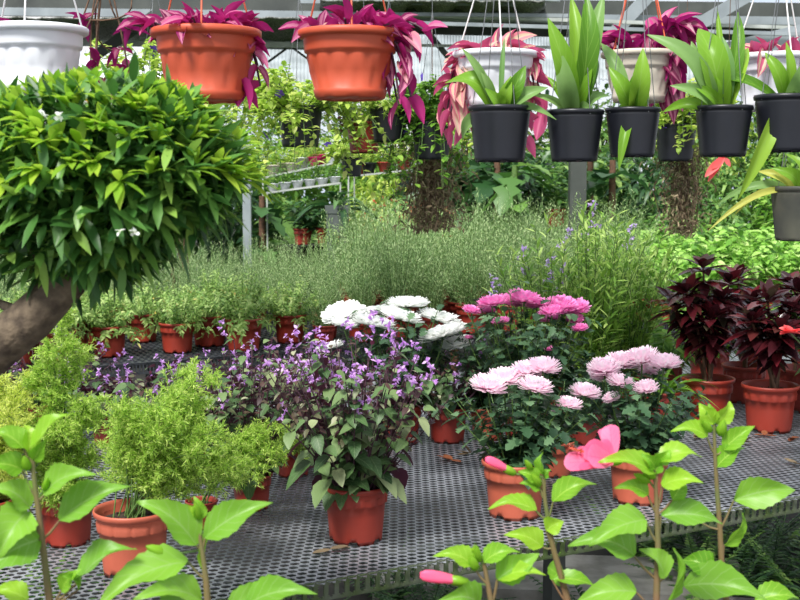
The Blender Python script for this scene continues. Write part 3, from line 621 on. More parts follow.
hang_basket('orange hanging basket of magenta striped leaves, right of the two orange ones', 350, 31, 103, 2.56, 'basket', 'orange_rod', arcset(28, 0, 2*PI, .04, .03, .0, 4)+arcset(5, -.5, .3, .1, .04, .03, 5)+arcset(5, -.4, .2, .07, .02, .12, 6), 'trad', 2.56, .057)
hang_basket('white hanging basket at the top left corner above the green bush', 36, 27, 100, 2.56, 'bwhite', 'white_rod', arcset(1, 2.8, 3.4, .14, .05, .2, 7), 'trad', 2.56)
hang_basket('white hanging basket trailing pale pink striped leaves behind the black pot at centre', 495, 52, 84, 3.3, 'bwhite', 'white_rod', arcset(11, PI-.6, PI+.7, .07, .03, .17, 9)+arcset(6, -.4, .5, .06, .03, .2, 8)+arcset(4, 0, 6.28, .05, .04, 0, 3), 'tradp', 3.3, .075, 3)
hang_basket('aged cream hanging basket with a big tuft of plum striped leaves, behind the black pots', 640, 52, 76, 3.3, 'cream', 'orange_rod', arcset(12, -.8, 1.2, .06, .06, .12, 7)+arcset(16, -.8, 1.2, .06, .07, 0, 5)+arcset(5, 0, 6.28, .04, .04, 0, 4), 'tradd', 3.3, .075, 4)
hang_basket('white hanging basket with pink striped leaves at the upper right edge', 775, 55, 84, 3.3, 'bwhite', 'white_rod', arcset(10, 0, 6.28, .05, .02, 0, 4), 'tradp', 3.3, .075, 3)
# trailing bare-stemmed magenta plant between the white and the orange basket
p = at(105, -40, 2.9); t = thing('trailing_plant', 'sparse trailing plant with brown bare stems between the white and left orange baskets', 'hanging plant', p)
stm = MB(); fol = MB(); 
for tx, ty in [(128, 72), (115, 78), (96, 62), (104, 88), (132, 30), (85, 20), (120, 50), (92, 82), (78, 45)]:
    e = at(tx, ty, 2.9+rng.uniform(-.06, .06))-p; u = np.linspace(0, 1, 9)[:, None]; c = np.array([e[0]*.5+rng.normal(0, .09), 0, e[2]*rng.uniform(.3, 1.2)]); C = 2*u*(1-u)*c+u*u*e; tube(stm, C, .0022, 5)
    n = 5; D = rdirs(n); leaves(fol, np.tile(e, (n, 1)), D, (0, 0, 1), .05, .022, T_TRAD, .1)
g = MB(); tube(g, [(0, 0, 0), (0, 0, 2.1-p[2])], .0015, 5); g.build('hanger', M['wire'], t)
mb = MB(); lathe(mb, [(0, -.03), (.03, -.028), (.04, .03), (.042, .034), (.036, .034), (.03, .02)], 24); mb.build('pot', M['dred'], t)
fol.build('foliage', M['tradd'], t); stm.build('stem', M['twig'], t)
# ---------------------------------------------------------------- black pots of strap leaves
def black_pot_mesh(m, seg=64):
    mb = MB(); prof = [(0, .004), (.048, .004), (.051, 0), (.052, .004)]; n = 36
    for i in range(n): r = .0525+(.0638-.0525)*i/n; prof.append((r+(.0009 if i % 2 else 0), .006+.1*i/n))
    prof += [(.0625, .106), (.0665, .108), (.0675, .114), (.066, .118), (.063, .118), (.061, .1)]
    lathe(mb, prof, seg, lambda i, a, z: np.where(np.mod(a*8/(2*PI), 1) < .3, -.004, 0.) if i == 2 else np.zeros_like(a)); return mb.mesh('pot', M[m])
BP = black_pot_mesh('black_p'); BPD = black_pot_mesh('dusty')
SBM = MB(); lathe(SBM, [(.0005, .1), (.03, .103), (.0625, .1)], 32, None, lambda i, a, z: rng.normal(0, .0025, len(a))); SB = SBM.mesh('soil', M['soil'])
def px_leaf(mb, root, b, e, w, d, de, t, curl=.0, N=(0, -.8, .6), side=1.0):
    """one leaf from pixel b to pixel e on the place's own scale"""
    P = at(b[0], b[1], d)-root; E = at(e[0], e[1], d+de)-root; v = E-P; L = np.linalg.norm(v)
    leaves(mb, P[None], (v/L+np.array([0, 0, curl]))[None], N, L*(1+.0*abs(curl)), w/F*d*side, t, curl)
def strap_pot(label, px, py, wpx, lv, d=2.4, yr=2.4, mesh=None, tilt=0):
    p, r = rim_at(px, py, d, wpx); s = r/.0675; p = p.copy(); p[1] = yr; p[2] -= .118*s
    t = thing('strap_leaved_plant', label, 'hanging plant', p); link('pot', mesh or BP, t, sc=s); link('soil', SB, t, sc=s); hanger(t, r, .115*s, ZR[yr]-p[2], 'wire', .0009, 4, .4)
    P0 = np.array([0, 0, .1*s])
    groups = {}
    for (ex, ey, w, k, *c) in lv:
        bx = px+(ex-px)*.12; curl = c[0] if c else .12; de = rng.uniform(-.06, .05); mb = groups.setdefault(k, MB())
        px_leaf(mb, p, (bx, py+5), (ex, ey), w*1.05, d, de, T_STRAP, curl, (rng.normal(0, .15), -.9, .35))
    for k, mb in groups.items(): mb.build('foliage' if k == 'strap' else 'pale_leaf', M[k], t, label=None if k == 'strap' else {'strapp': 'greyish pale strap leaf', 'strapy': 'yellowed strap leaf'}[k])
    return t
strap_pot('black ribbed hanging pot of strap leaves, leftmost of the black row', 500, 106, 63,
          [(438, 76, 22, 'strap', .25), (466, 138, 14, 'strapp', .2), (459, 42, 9, 'strapp', .1), (512, 72, 14, 'strap'), (528, 60, 16, 'strap'), (505, 28, 5, 'strapp'), (550, 86, 14, 'strapp', .1), (556, 120, 8, 'strapp', .3), (484, 86, 14, 'strap'), (520, 88, 12, 'strap'), (540, 93, 12, 'strap', .1), (478, 60, 7, 'strapp')])
strap_pot('black ribbed hanging pot with the tallest upright strap leaves, second of the row', 575, 110, 58,
          [(548, 18, 20, 'strap', 0), (571, -4, 16, 'strap', 0), (586, -6, 20, 'strap', 0), (604, -6, 18, 'strapp', 0), (558, 48, 18, 'strapp', 0), (598, 55, 14, 'strapp', .05), (600, 120, 14, 'strapp', .5), (612, 95, 12, 'strapp', .1), (545, 72, 8, 'strap'), (590, 45, 18, 'strap', 0), (524, 88, 7, 'strapp', .3)])
strap_pot('black ribbed hanging pot with three broad upright leaves, third of the row', 633, 108, 55,
          [(608, 65, 17, 'strap', .05), (643, 48, 18, 'strap', 0), (640, 66, 12, 'strap', 0), (600, 40, 14, 'strapp', .05), (650, 92, 10, 'strap', .1), (622, 160, 10, 'strap', .3), (618, 85, 10, 'strapp')])
strap_pot('black ribbed hanging pot, fourth of the row, long leaves reaching left', 724, 106, 57,
          [(697, 24, 26, 'strap', .06), (642, 28, 20, 'strapp', .1), (717, 8, 7, 'strap', 0), (738, 12, 14, 'strap', 0), (690, 38, 16, 'strapp', .05), (662, 112, 12, 'strap', .15), (690, 82, 11, 'strap', .1), (748, 48, 16, 'strap', 0), (722, 36, 12, 'strapp', 0), (668, 84, 14, 'strapp', .1), (712, 60, 14, 'strap')])
strap_pot('black ribbed hanging pot at the right edge of the black row', 787, 95, 64,
          [(764, 50, 14, 'strap', .05), (786, 42, 10, 'strap', 0), (812, 52, 18, 'strapp', 0), (700, 78, 12, 'strap', .08), (798, 80, 12, 'strap'), (774, 60, 9, 'strapp'), (830, 50, 12, 'strap'), (758, 172, 15, 'strap', .5)])
strap_pot('dusty grey-black hanging pot with yellowing strap leaves at the lower right', 802, 186, 62,
          [(716, 206, 10, 'strapp', .35), (754, 168, 12, 'strapy', .2), (716, 232, 7, 'strapy', .5), (740, 216, 9, 'strapy', .5), (766, 160, 14, 'strap', .3), (812, 212, 12, 'strapp', .6), (784, 150, 12, 'strap', .1), (830, 160, 14, 'strap', .2)], 2.9, 2.9, BPD)
# ---------------------------------------------------------------- vines in dark hanging pots farther back
def vine_pot(label, px, py, wpx, d, potm, leaf, n, reach, rise, fall, yr, LL=.028, vio=0, dryn=0, square=False, m2='black_p', nl=24):
    p, r = rim_at(px, py, d, wpx); s = r/.0675; p = p.copy(); p[1] = yr; hgt = .118*s; p[2] -= hgt
    t = thing('hanging_vine', label, 'hanging plant', p); link('pot', potm, t, sc=s); link('soil', SB, t, sc=s); hanger(t, r, .115*s, ZR[yr]-p[2], 'wire', .0012, 3, .4)
    fol = MB(); stm = MB(); tips = []
    for k in range(n):
        az = rng.uniform(0, 2*PI); h = np.array([math.cos(az), math.sin(az), 0]); b = h*r*rng.uniform(0, .8)+np.array([0, 0, .1*s]); q = rng.uniform(.4, 1.15)
        f = fall*rng.uniform(.2, 1.2) if rng.random() < .65 else 0; rs = rise*rng.uniform(.3, 1.2)
        fn = lambda u: b+h*reach*q*u**.7+np.array([0, 0, 1.])*(rs*np.sin(np.minimum(u*2.6, 2.2))-f*u**1.8)
        C = fn(np.linspace(0, 1, 9)[:, None]); tube(stm, C, .0013, 4); u = np.sort(rng.uniform(.1, 1, nl))[:, None]; P = fn(u); D = rdirs(nl); D[:, 2] = D[:, 2]*.5; D = norm(D)
        leaves(fol, P, D, (0, 0, 1), LL*rng.uniform(.6, 1.2, nl), LL*.75, T_LEAF, .2); tips.append(C[-1] if f == 0 else C[5])
    fol.build('foliage', M[leaf], t); stm.build('stem', M['stemg'], t)
    for k in range(vio):
        f = link('flower', VF[k % 2], t, tips[int(rng.integers(0, len(tips)))]+rng.normal(0, .015, 3), (rng.uniform(0, 6),)*3, 1)
    return t, p
VF = []
for k in range(2):
    mb = MB(); a = np.arange(5)*2*PI/5; D = np.stack([np.cos(a), np.sin(a), a*0+.25], 1); leaves(mb, D*.001, D, (0, 0, 1), .019, .017, T_OVAL, .1); VF.append(mb.mesh('flower', M['violet']))
vine_pot('chartreuse vine spilling over a wide black hanging pot, behind the gap between the orange baskets', 300, 106, 46, 4.6, BP, 'vine', 120, .34, .15, .26, 4.6, .034, 16)
vine_pot('yellow-green trailing vine right of the wide black pot, over a small dark pot', 352, 157, 22, 5.3, BP, 'vine', 16, .12, .08, .06, 5.3, .034, 3)
RP = black_pot_mesh('dred')
vine_pot('brick-coloured hanging pot with burgundy small-leaved plant, under the right orange basket', 364, 122, 35, 4.9, RP, 'bip', 46, .1, .09, .06, 4.9, .024, 0, nl=18)
vine_pot('tilted-looking black hanging pot right beside the brick-coloured one', 389, 108, 38, 4.6, BP, 'vine', 14, .1, .06, .06, 4.6, .03, 2)
vine_pot('large green vine with violet flowers hanging left of the centre white basket', 432, 122, 42, 4.6, BP, 'vineg', 86, .16, .17, .3, 4.6, .034, 22, nl=26)
vine_pot('yellow-green vine in the gap left of the fourth black pot', 676, 124, 42, 5.3, BP, 'vine', 60, .16, .2, .18, 5.3, .038, 8)
vine_pot('green violet-flowered vine behind the green bush, left of the left orange basket', 156, 92, 50, 4.6, BP, 'vine', 64, .22, .2, .14, 4.6, .032, 10)
def moss_column(label, px, y0, y1, w, d, yr, n=1500):
    p = at(px, y0, d); p[1] = d; t = thing('dry_trailing_plant', label, 'hanging plant', p); hh = (y1-y0)/F*d; ww = w/F*d/2
    P = np.stack([rng.normal(0, ww*.42, n), rng.normal(0, ww*.42, n), -rng.uniform(-.03, 1, n)*hh], 1); P[:, :2] *= (1.15+.35*P[:, 2:3]/hh); D = rdirs(n)-np.array([0, 0, .5])
    mb = MB(); leaves(mb, P, D, rdirs(n), .026, .008, T_LEAF, .2); mb.build('foliage', M['dry'], t); s = MB()
    for k in range(26):
        q = rng.normal(0, ww*.35, 2); tube(s, [(q[0]*.4, q[1]*.4, 0), (q[0]*1.2, q[1]*1.2, -hh*.5), (q[0]+rng.normal(0, .02), q[1], -hh*rng.uniform(.7, 1.05))], .0016, 4)
    tube(s, [(0, 0, 0), (0, 0, ZR[yr]-p[2])], .0015, 5); s.build('stem', M['twig'], t)
moss_column('dense brown dry twiggy trailing mass hanging under the large violet-flowered vine', 432, 142, 228, 74, 4.8, 4.6, 2600)
moss_column('brown dry twiggy column hanging below the yellow-green vine at right', 684, 146, 232, 50, 5.4, 5.3, 2000)
# drooping pink leafy tip below the fourth black pot
p = at(726, 158, 2.9); t = thing('pink_leafy_sprig', 'single pink drooping leafy sprig on a thread below the fourth black pot', 'hanging plant', p); mb = MB()
for ex, ey, w in ((706, 176, 9), (712, 168, 8), (718, 160, 7), (730, 166, 6), (709, 180, 6), (722, 150, 6)): px_leaf(mb, p, (724, 158), (ex, ey), w, 2.9, rng.uniform(-.02, .02), T_OVAL, .1, (0, -1, .3))
mb.build('foliage', M['corp'], t); g = MB(); tube(g, [(0, 0, 0), (0, 0, 2.1-p[2])], .0009, 4); g.build('stem', M['twig'], t)
# ---------------------------------------------------------------- big foreground bush
def crown(mb, c, rad, n, L, W, t, droop=.3, shell=.55, up=0, noise=.0, zmin=None, outw=1.0, jit=.5, lumps=9):
    ld = rdirs(lumps); v = rdirs(n); k = rng.uniform(shell, 1, n)**.7; b = 1+noise*np.max(np.maximum(v@ld.T, 0)**4, 1)-noise*.45
    P = v*(k*b)[:, None]*np.array(rad)+np.array(c); D = norm(v*outw+rdirs(n)*jit+np.array([0, 0, up]))
    if zmin is not None: s = P[:, 2] > zmin; P, D, v = P[s], D[s], v[s]
    leaves(mb, P, D, np.array([0, 0, .9])+v*.5, L*rng.uniform(.6, 1.2, len(P)), W, t, droop)
    return P
D0 = 1.62; cc = at(104, 188, D0)
t = thing('bushy_small_tree', 'big leafy green small tree with a leaning grey-brown trunk, left foreground', 'tree', (at(-190, 420, D0)[0], D0, 0))
base = np.array(t.location); fol = MB(); lc = cc-base
for dx, dy, dz, rx, ry, rz, n in [(0, 0, 0, .155, .16, .1, 1500), (.08, 0, .02, .11, .12, .085, 900), (-.1, 0, .03, .12, .13, .1, 900), (.02, -.04, .06, .13, .1, .075, 800), (-.05, .02, -.07, .13, .12, .06, 700), (-.17, 0, .02, .1, .12, .1, 700), (.1, -.03, .03, .085, .1, .08, 600), (.0, -.02, -.06, .08, .09, .055, 500)]:
    crown(fol, lc+np.array([dx, dy, dz]), (rx, ry, rz), int(n*.95), .048, .0145, T_LANCE, .12, .35, .1, .2, None, .8, .85)
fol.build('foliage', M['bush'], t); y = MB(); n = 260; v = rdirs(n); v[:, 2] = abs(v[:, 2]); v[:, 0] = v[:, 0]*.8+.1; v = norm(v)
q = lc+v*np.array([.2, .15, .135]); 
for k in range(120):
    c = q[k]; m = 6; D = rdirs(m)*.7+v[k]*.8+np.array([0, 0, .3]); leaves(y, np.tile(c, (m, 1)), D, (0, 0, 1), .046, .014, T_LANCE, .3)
y.build('topmost_foliage', M['topmost'], t, label='yellow-green young shoots, sunlight put into the colour')
b = MB(); P1 = at(78, 272, D0-.03)-base; P2 = at(32, 318, D0-.04)-base; P3 = at(-22, 362, D0-.03)-base; P4 = at(-110, 430, D0)-base; tube(b, [lc+np.array([.02, 0, 0]), P1, P2, P3, P4, (.01, 0, .5), (0, 0, .28)], [.012, .024, .031, .034, .038, .042, .05], 12)
for ex, ey in ((20, 200), (150, 200), (190, 160), (60, 140), (-20, 230), (120, 240), (180, 225)): e = at(ex, ey, D0+rng.uniform(-.05, .05))-base; tube(b, [P1+(P2-P1)*.3, (P1+e)/2+np.array([0, 0, .01]), e], [.009, .006, .002], 6)
e = at(-8, 300, D0)-base; tube(b, [P2, (P2+e)/2, e], [.01, .008, .005], 8)
b.build('trunk', M['bark'], t)
for px, py in ((121, 231), (135, 232), (42, 115), (58, 116)): lathe_p = at(px, py, 1.45)-base; m = 5; D = rdirs(m); w = MB(); leaves(w, np.tile(lathe_p, (m, 1)), D, (0, 0, 1), .008, .008, T_OVAL, 0); w.build('flower_bud', M['wpet'], t)
pl = MB(); lathe(pl, [(0, 0), (.13, 0), (.17, .28), (.185, .28), (.185, .31), (.165, .31), (.16, .27)], 40); pl.build('planter', M['dred'], t); so = MB(); lathe(so, [(.0005, .27), (.165, .27)], 24); so.build('soil', M['soil'], t)
# ---------------------------------------------------------------- hibiscus in the foreground
def hibiscus(label, d, stem, lvs, buds=(), blooms=(), old=()):
    x0 = stem[0][0]; s0 = at(stem[0][0], stem[0][1], d); base = np.array([s0[0], d, 0.])
    t = thing('hibiscus_plant', label, 'hibiscus', base); st = MB(); put_pot(t, .055, 'tab', 'brick'); pts = [np.array([0, 0, .07]), np.array([rng.normal(0, .02), 0, .5])]+[at(x, y, d)-base for x, y in stem]
    tube(st, pts, np.linspace(.0055, .002, len(pts)), 8); S2 = [at(x, y, d)-base for x, y in stem]
    fol = MB(); fo2 = MB()
    for lv in lvs:
        (bx, by), (ex, ey), w = lv[:3]; de = lv[3] if len(lv) > 3 else rng.uniform(-.025, .025); curl = lv[4] if len(lv) > 4 else .15
        N = lv[5] if len(lv) > 5 else (rng.normal(0, .4), -.62, .7)
        px_leaf(fo2 if w >= 22 else fol, base, (bx, by), (ex, ey), w*1.4, d, de, T_TOOTH, curl, N)
        P = at(bx, by, d)-base; dist = [np.linalg.norm(q[[0, 2]]-(P-np.array([0, 0, .02]))[[0, 2]]) for q in S2]; j = int(np.argmin(dist)); q = S2[j]
        tube(st, [q, (q+P)/2+np.array([0, 0, -.002]), P], [.0017, .0014, .0012], 5)
    fol.build('foliage', M['hib'], t); fo2.V and fo2.build('mature_foliage', M['hibold'], t, label='larger, deeper green leaves'); st.build('stem', M['stemh'], t)
    for (bx, by), (ex, ey), w, pink in buds:
        P = at(bx, by, d)-base; E = at(ex, ey, d-.01)-base; v = norm(E-P); L = np.linalg.norm(E-P); r = w/2/F*d
        up = np.array([0, 0, 1.]); mb = MB(); prof = [(.001, 0), (r*.7, L*.06), (r*.95, L*.2), (r*.85, L*.36), (r*.3, L*.4)] if pink else [(.001, 0), (r*.8, L*.15), (r, L*.45), (r*.6, L*.8), (.0006, L)]
        lathe(mb, prof, 14, lambda i, a, z: .06*r*np.cos(5*a)); 
        import mathutils
        rot = mathutils.Vector(v).to_track_quat('Z', 'Y').to_euler()
        nb = mb.build('flower_bud', M['hib'], t, label='pink rolled bud in a green calyx' if pink else None); nb.location = tuple(P); nb.rotation_euler = rot
        if pink:
            pb = MB(); lathe(pb, [(r*.6, L*.2), (r*.8, L*.38), (r*.98, L*.6), (r*1.0, L*.78), (r*.85, L*.9), (r*.5, L*.97), (r*.15, L*.98)], 24, lambda i, a, z: .12*r*np.sin(3*a+z/L*5)); pb.build('petals', M['hpet'], nb)
        dist = [np.linalg.norm(q-P) for q in S2]; q = S2[int(np.argmin(dist))]; sb = MB()
        tube(sb, [q, (q+P)/2, P], .0013, 5); sb.build('bud_stalk', M['stemg'], t)
    for (bx, by), ps in blooms:
        P = at(bx, by, d)-base; fl = link('flower', None, t, P); cal = MB(); pet = MB()
        for (ex, ey), w, de, N in ps:
            E = at(ex, ey, d+de)-base-P; L = np.linalg.norm(E); leaves(pet, np.zeros((1, 3)), (E/L)[None], N, L, w/F*d, T_HP, .02)
        pet.build('petals', M['hpet'], fl)
        e = at(569, 448, d)-base-P; cl = MB(); tube(cl, [(0, 0, 0), e*.5+np.array([0, 0, .001]), e], [.0022, .0016, .0013], 8)
        for k in range(26): q = e*rng.uniform(.72, 1); tube(cl, [q, q+rdirs(1)[0]*.006], .0004, 3)
        cl.build('stamen_column', M['redp'], fl)
        e2 = at(622, 462, d)-base-P; tube(cal, [(0, 0, 0), e2*.5, e2], [.006, .005, .002], 10); cal.build('calyx', M['hib'], fl)
    return t
T_HP = tmpl([(0, .14), (.15, .24), (.35, .38), (.55, .47), (.75, .5), (.88, .46), (.96, .3), (1, .08)], cols=7, fold=.1, wave=.06)
UPN = (0, -.55, .8)
hibiscus('hibiscus at the left edge with a tall leafy shoot above the bare-soil terracotta pot', 1.22, [(50, 606), (47, 580), (42, 540), (37, 500), (33, 470), (32, 448)],
         [((45, 494), (103, 470), 24, -.02, .25), ((60, 520), (132, 485), 28, 0, .05), ((33, 452), (76, 410), 20, 0, .1), ((24, 449), (-14, 432), 20, 0, .2), ((29, 508), (-16, 484), 26, -.02, .2), ((28, 512), (2, 556), 30, -.03, .3), ((78, 582), (138, 548), 30, 0, .05), ((40, 540), (-20, 575), 30, -.04, .25), ((28, 600), (-12, 592), 18, 0, .2), ((30, 455), (24, 420), 14), ((34, 460), (48, 436), 12), ((22, 470), (-18, 466), 20), ((62, 590), (84, 566), 14), ((78, 590), (60, 574), 12)],
         [((28, 470), (24, 456), 10, False), ((44, 490), (48, 478), 7, False)])
hibiscus('short hibiscus shoot in front of the bare-soil terracotta pot, lower left', 1.25, [(208, 606), (206, 580), (202, 550), (198, 525)],
         [((196, 545), (128, 492), 28, -.02, .2), ((205, 538), (276, 500), 26, 0, .1), ((206, 572), (219, 522), 20, .03, .0, (-1, -.3, .1)), ((188, 562), (100, 608), 30, -.04, .2), ((200, 600), (128, 598), 26, -.06, .2), ((200, 520), (194, 496), 11, 0, 0), ((192, 520), (176, 500), 14), ((246, 606), (322, 592), 26, -.02, .2), ((190, 606), (160, 572), 22, .02, .1), ((225, 612), (290, 586), 22, .03, .1)],
         [((168, 555), (146, 546), 13, False), ((199, 520), (195, 502), 9, False)])
hibiscus('hibiscus shoot with a pink rolled bud, in front of the left pale pink chrysanthemum', 1.42, [(569, 606), (561, 575), (553, 548), (548, 520), (545, 500), (543, 478)],
         [((536, 511), (486, 508), 17, 0, .25), ((553, 502), (602, 480), 19, 0, .25), ((542, 547), (500, 532), 18, 0, .25), ((546, 530), (566, 520), 15, .0, .2), ((566, 587), (560, 552), 17, .03, .0, (-1, -.4, .1)), ((543, 474), (543, 452), 10, 0, 0), ((538, 480), (516, 470), 12, 0, .2), ((540, 490), (518, 482), 12, 0, .2), ((545, 478), (552, 468), 9), ((552, 580), (598, 590), 14, 0, .2)],
         [((516, 474), (485, 458), 9, True), ((532, 470), (525, 460), 7, False), ((540, 486), (532, 474), 9, False)])
hibiscus('low hibiscus shoot with a pink rolled bud lying left, bottom centre', 1.32, [(492, 606), (488, 585), (484, 562)],
         [((473, 566), (427, 552), 18, 0, .35), ((483, 563), (524, 550), 17, 0, .25), ((497, 579), (542, 552), 22, 0, .1), ((498, 580), (549, 574), 18, -.02, .2), ((478, 604), (428, 600), 24, -.04, .35), ((482, 560), (474, 540), 8)],
         [((470, 583), (419, 574), 12, True), ((476, 570), (471, 556), 11, False), ((480, 562), (476, 545), 8, False)])
hibiscus('hibiscus with the open pink flower, in front of the right pale pink chrysanthemum', 1.36, [(656, 610), (657, 580), (658, 545), (657, 515), (656, 490), (654, 470)],
         [((654, 474), (594, 460), 20, -.02, .2), ((648, 495), (612, 487), 15, 0, .2), ((645, 520), (590, 545), 26, -.03, .05), ((634, 556), (562, 542), 30, 0, .3), ((664, 578), (638, 546), 22, 0, .1), ((636, 592), (576, 604), 24, 0, .2), ((658, 464), (704, 456), 20, 0, .2), ((662, 486), (706, 482), 19, -.02, .2), ((661, 516), (722, 524), 22, 0, .15), ((668, 600), (674, 548), 20, .02, .0, (1, -.5, .1)), ((655, 468), (640, 452), 12), ((657, 462), (672, 448), 12), ((672, 500), (684, 476), 13), ((655, 474), (662, 458), 10)],
         [((655, 478), (640, 466), 10, False), ((650, 482), (634, 474), 9, False)],
         [((613, 461), [((564, 462), 22, .0, (0, -.8, .6)), ((574, 455), 22, .02, (0, -1, .3)), ((585, 446), 24, .0, (0, -1, .2)), ((610, 424), 20, .02, (-.2, -1, .1)), ((602, 428), 14, .035, (.3, -1, .1)), ((580, 468), 16, -.02, (0, -.4, 1)), ((588, 455), 26, -.02, (0, -.9, .4)), ((598, 442), 20, .01, (0, -1, .2))])])
hibiscus('tallest hibiscus shoot at the right, before the dark space under the bench', 1.5, [(727, 606), (722, 570), (720, 530), (717, 490), (715, 455), (714, 425)],
         [((707, 437), (668, 430), 16, 0, .25), ((723, 450), (757, 424), 15, 0, .1), ((714, 424), (697, 400), 14), ((716, 424), (732, 398), 14), ((713, 424), (708, 400), 10), ((716, 468), (747, 446), 17, 0, .1), ((734, 500), (800, 488), 24, 0, .25), ((724, 545), (743, 513), 15, .02, 0, (1, -.5, .2)), ((684, 586), (768, 600), 32, -.05, .1), ((700, 522), (668, 508), 18, 0, .2), ((714, 570), (680, 560), 20, .02, .2), ((755, 602), (800, 598), 20, 0, .15)],
         [((720, 436), (724, 420), 11, False), ((711, 432), (703, 420), 8, False)])
# ---------------------------------------------------------------- the far greenery
def shrub(label, px, d, y0, y1, wpx, leaf, n, L, W, t, name='leafy_shrub', cat='shrub', group=None, ndroop=.4, trunk='stemb', noise=.3, dep=.5, jit=.6, floor=0.0):
    """fills pixels y0..y1 (top..bottom of the crown) at distance d"""
    top = at(px, y0, d)[2]; bot = at(px, y1, d)[2]; x = at(px, 200, d)[0]; rz = (top-bot)/2; rx = wpx/2/F*d; c = np.array([0, 0, (top+bot)/2])
    o = thing(name, label, cat, (x, d, floor), group=group); c[2] -= floor; mb = MB(); crown(mb, c, (rx, dep, rz), n, L, W, t, ndroop, .15, 0, noise, max(.02, .02), .6, jit)
    mb.build('foliage', M[leaf], o); s = MB()
    for k in range(5):
        a = rng.uniform(0, 6.28); e = c+np.array([math.cos(a)*rx*.5, math.sin(a)*dep*.5, rz*rng.uniform(-.3, .5)]); tube(s, [(0, 0, 0), (e[0]*.3, e[1]*.3, e[2]*.5), e], [.02, .014, .006], 6)
    s.build('trunk', M[trunk], o); return o
gs = [  # px, d, y0, y1, width, material, count, leaf L, W, template, label
 (455, 8.6, 150, 262, 120, 'dk', 700, .2, .09, T_LANCE, 'dark green broad-leaved shrub below the large vine at the centre'),
 (520, 8.3, 140, 255, 110, 'dk', 900, .17, .05, T_LOBED, 'dark cut-leaved shrub behind the leftmost black pot'),
 (580, 8.8, 140, 250, 110, 'mid', 900, .15, .05, T_LANCE, 'mid green shrub behind the second and third black pots'),
 (645, 8.4, 140, 250, 110, 'dk', 1300, .09, .035, T_LEAF, 'dark small-leaved shrub behind the dry twiggy column at right'),
 (725, 8.6, 140, 262, 130, 'mid', 1800, .075, .03, T_LEAF, 'green bushy shrub behind the fourth black pot'),
 (800, 8.2, 150, 260, 110, 'vineg', 1300, .08, .03, T_LEAF, 'bright green bush behind the dusty pot at the right edge'),
 (690, 7.7, 195, 270, 120, 'mid', 1500, .06, .022, T_LEAF, 'low rounded green bush above the light green herbs'),
 (285, 8.8, 195, 285, 110, 'mid', 700, .16, .045, T_LANCE, 'narrow-leaved shrub left of the grey square planter'),
 (230, 8.6, 150, 290, 110, 'dk', 900, .12, .04, T_LANCE, 'dark shrub seen right of the bush crown'),
 (385, 9.0, 180, 262, 80, 'lime', 500, .16, .035, T_STRAP, 'tufted yellow-green plant right of the grey square planter'),
 (260, 9.6, 115, 215, 120, 'vineg', 1800, .07, .03, T_LEAF, 'pale green climber behind the small white planters, left part'),
 (365, 10, 118, 215, 130, 'vineg', 1800, .07, .03, T_LEAF, 'pale green climber behind the small white planters, right part'),
 (480, 10, 95, 190, 120, 'lime', 1500, .08, .03, T_LEAF, 'yellow-green leafy shrub behind the centre white basket'),
 (600, 10, 92, 190, 140, 'mid', 1500, .09, .035, T_LEAF, 'tall green shrub behind the three centre black pots'),
 (700, 10, 80, 190, 120, 'lime', 1700, .08, .035, T_LEAF, 'tall yellow-green shrub between the cream basket and fourth black pot'),
 (800, 10, 85, 190, 130, 'mid', 1500, .09, .04, T_LEAF, 'tall green shrub behind the right edge basket'),
 (120, 9.5, 72, 260, 180, 'mid', 2200, .09, .035, T_LEAF, 'broad green shrub behind the bush, left'),
 (10, 9.2, 75, 330, 170, 'dk', 1700, .12, .045, T_LEAF, 'dark green shrub at the far left behind the trunk'),
 (180, 7.9, 85, 190, 110, 'lime', 1500, .06, .025, T_LEAF, 'yellow-green shrub below the left orange basket'),
]
for (px, d, y0, y1, w, m, n, L, W, tt, lb) in gs: shrub(lb, px, d, y0, y1, w, m, n, L, W, tt, group='shrubs beyond the benches')
# a hedge of taller trees closes the view
for k, (px, d, y0, w, m) in enumerate([(-20, 12.2, 82, 260, 'dk'), (150, 12.6, 78, 250, 'mid'), (320, 12.4, 84, 260, 'vineg'), (480, 12.5, 86, 250, 'dk'), (640, 12.3, 84, 260, 'mid'), (800, 12.6, 78, 260, 'dk'), (900, 12.0, 75, 200, 'mid')]):
    lb = ['dark tree in the far hedge behind the left end', 'mid green tree in the far hedge behind the left orange basket', 'light green tree in the far hedge between the orange baskets', 'dark tree in the far hedge behind the centre white basket', 'mid green tree in the far hedge behind the cream basket', 'dark tree in the far hedge behind the right edge', 'mid green tree in the far hedge just past the right edge'][k]
    shrub(lb, px, d, y0, 300, w, m, 3600, .13, .06, T_LEAF, 'hedge_tree', 'tree', 'trees of the far hedge', noise=.15, dep=.7)
RF = []
for k in range(3): b_ = MB(); leaves(b_, np.zeros((5, 3)), rdirs(5), (0, 0, 1), .026, .02, T_OVAL, 0); RF.append(b_.mesh('flower', M['redp']))
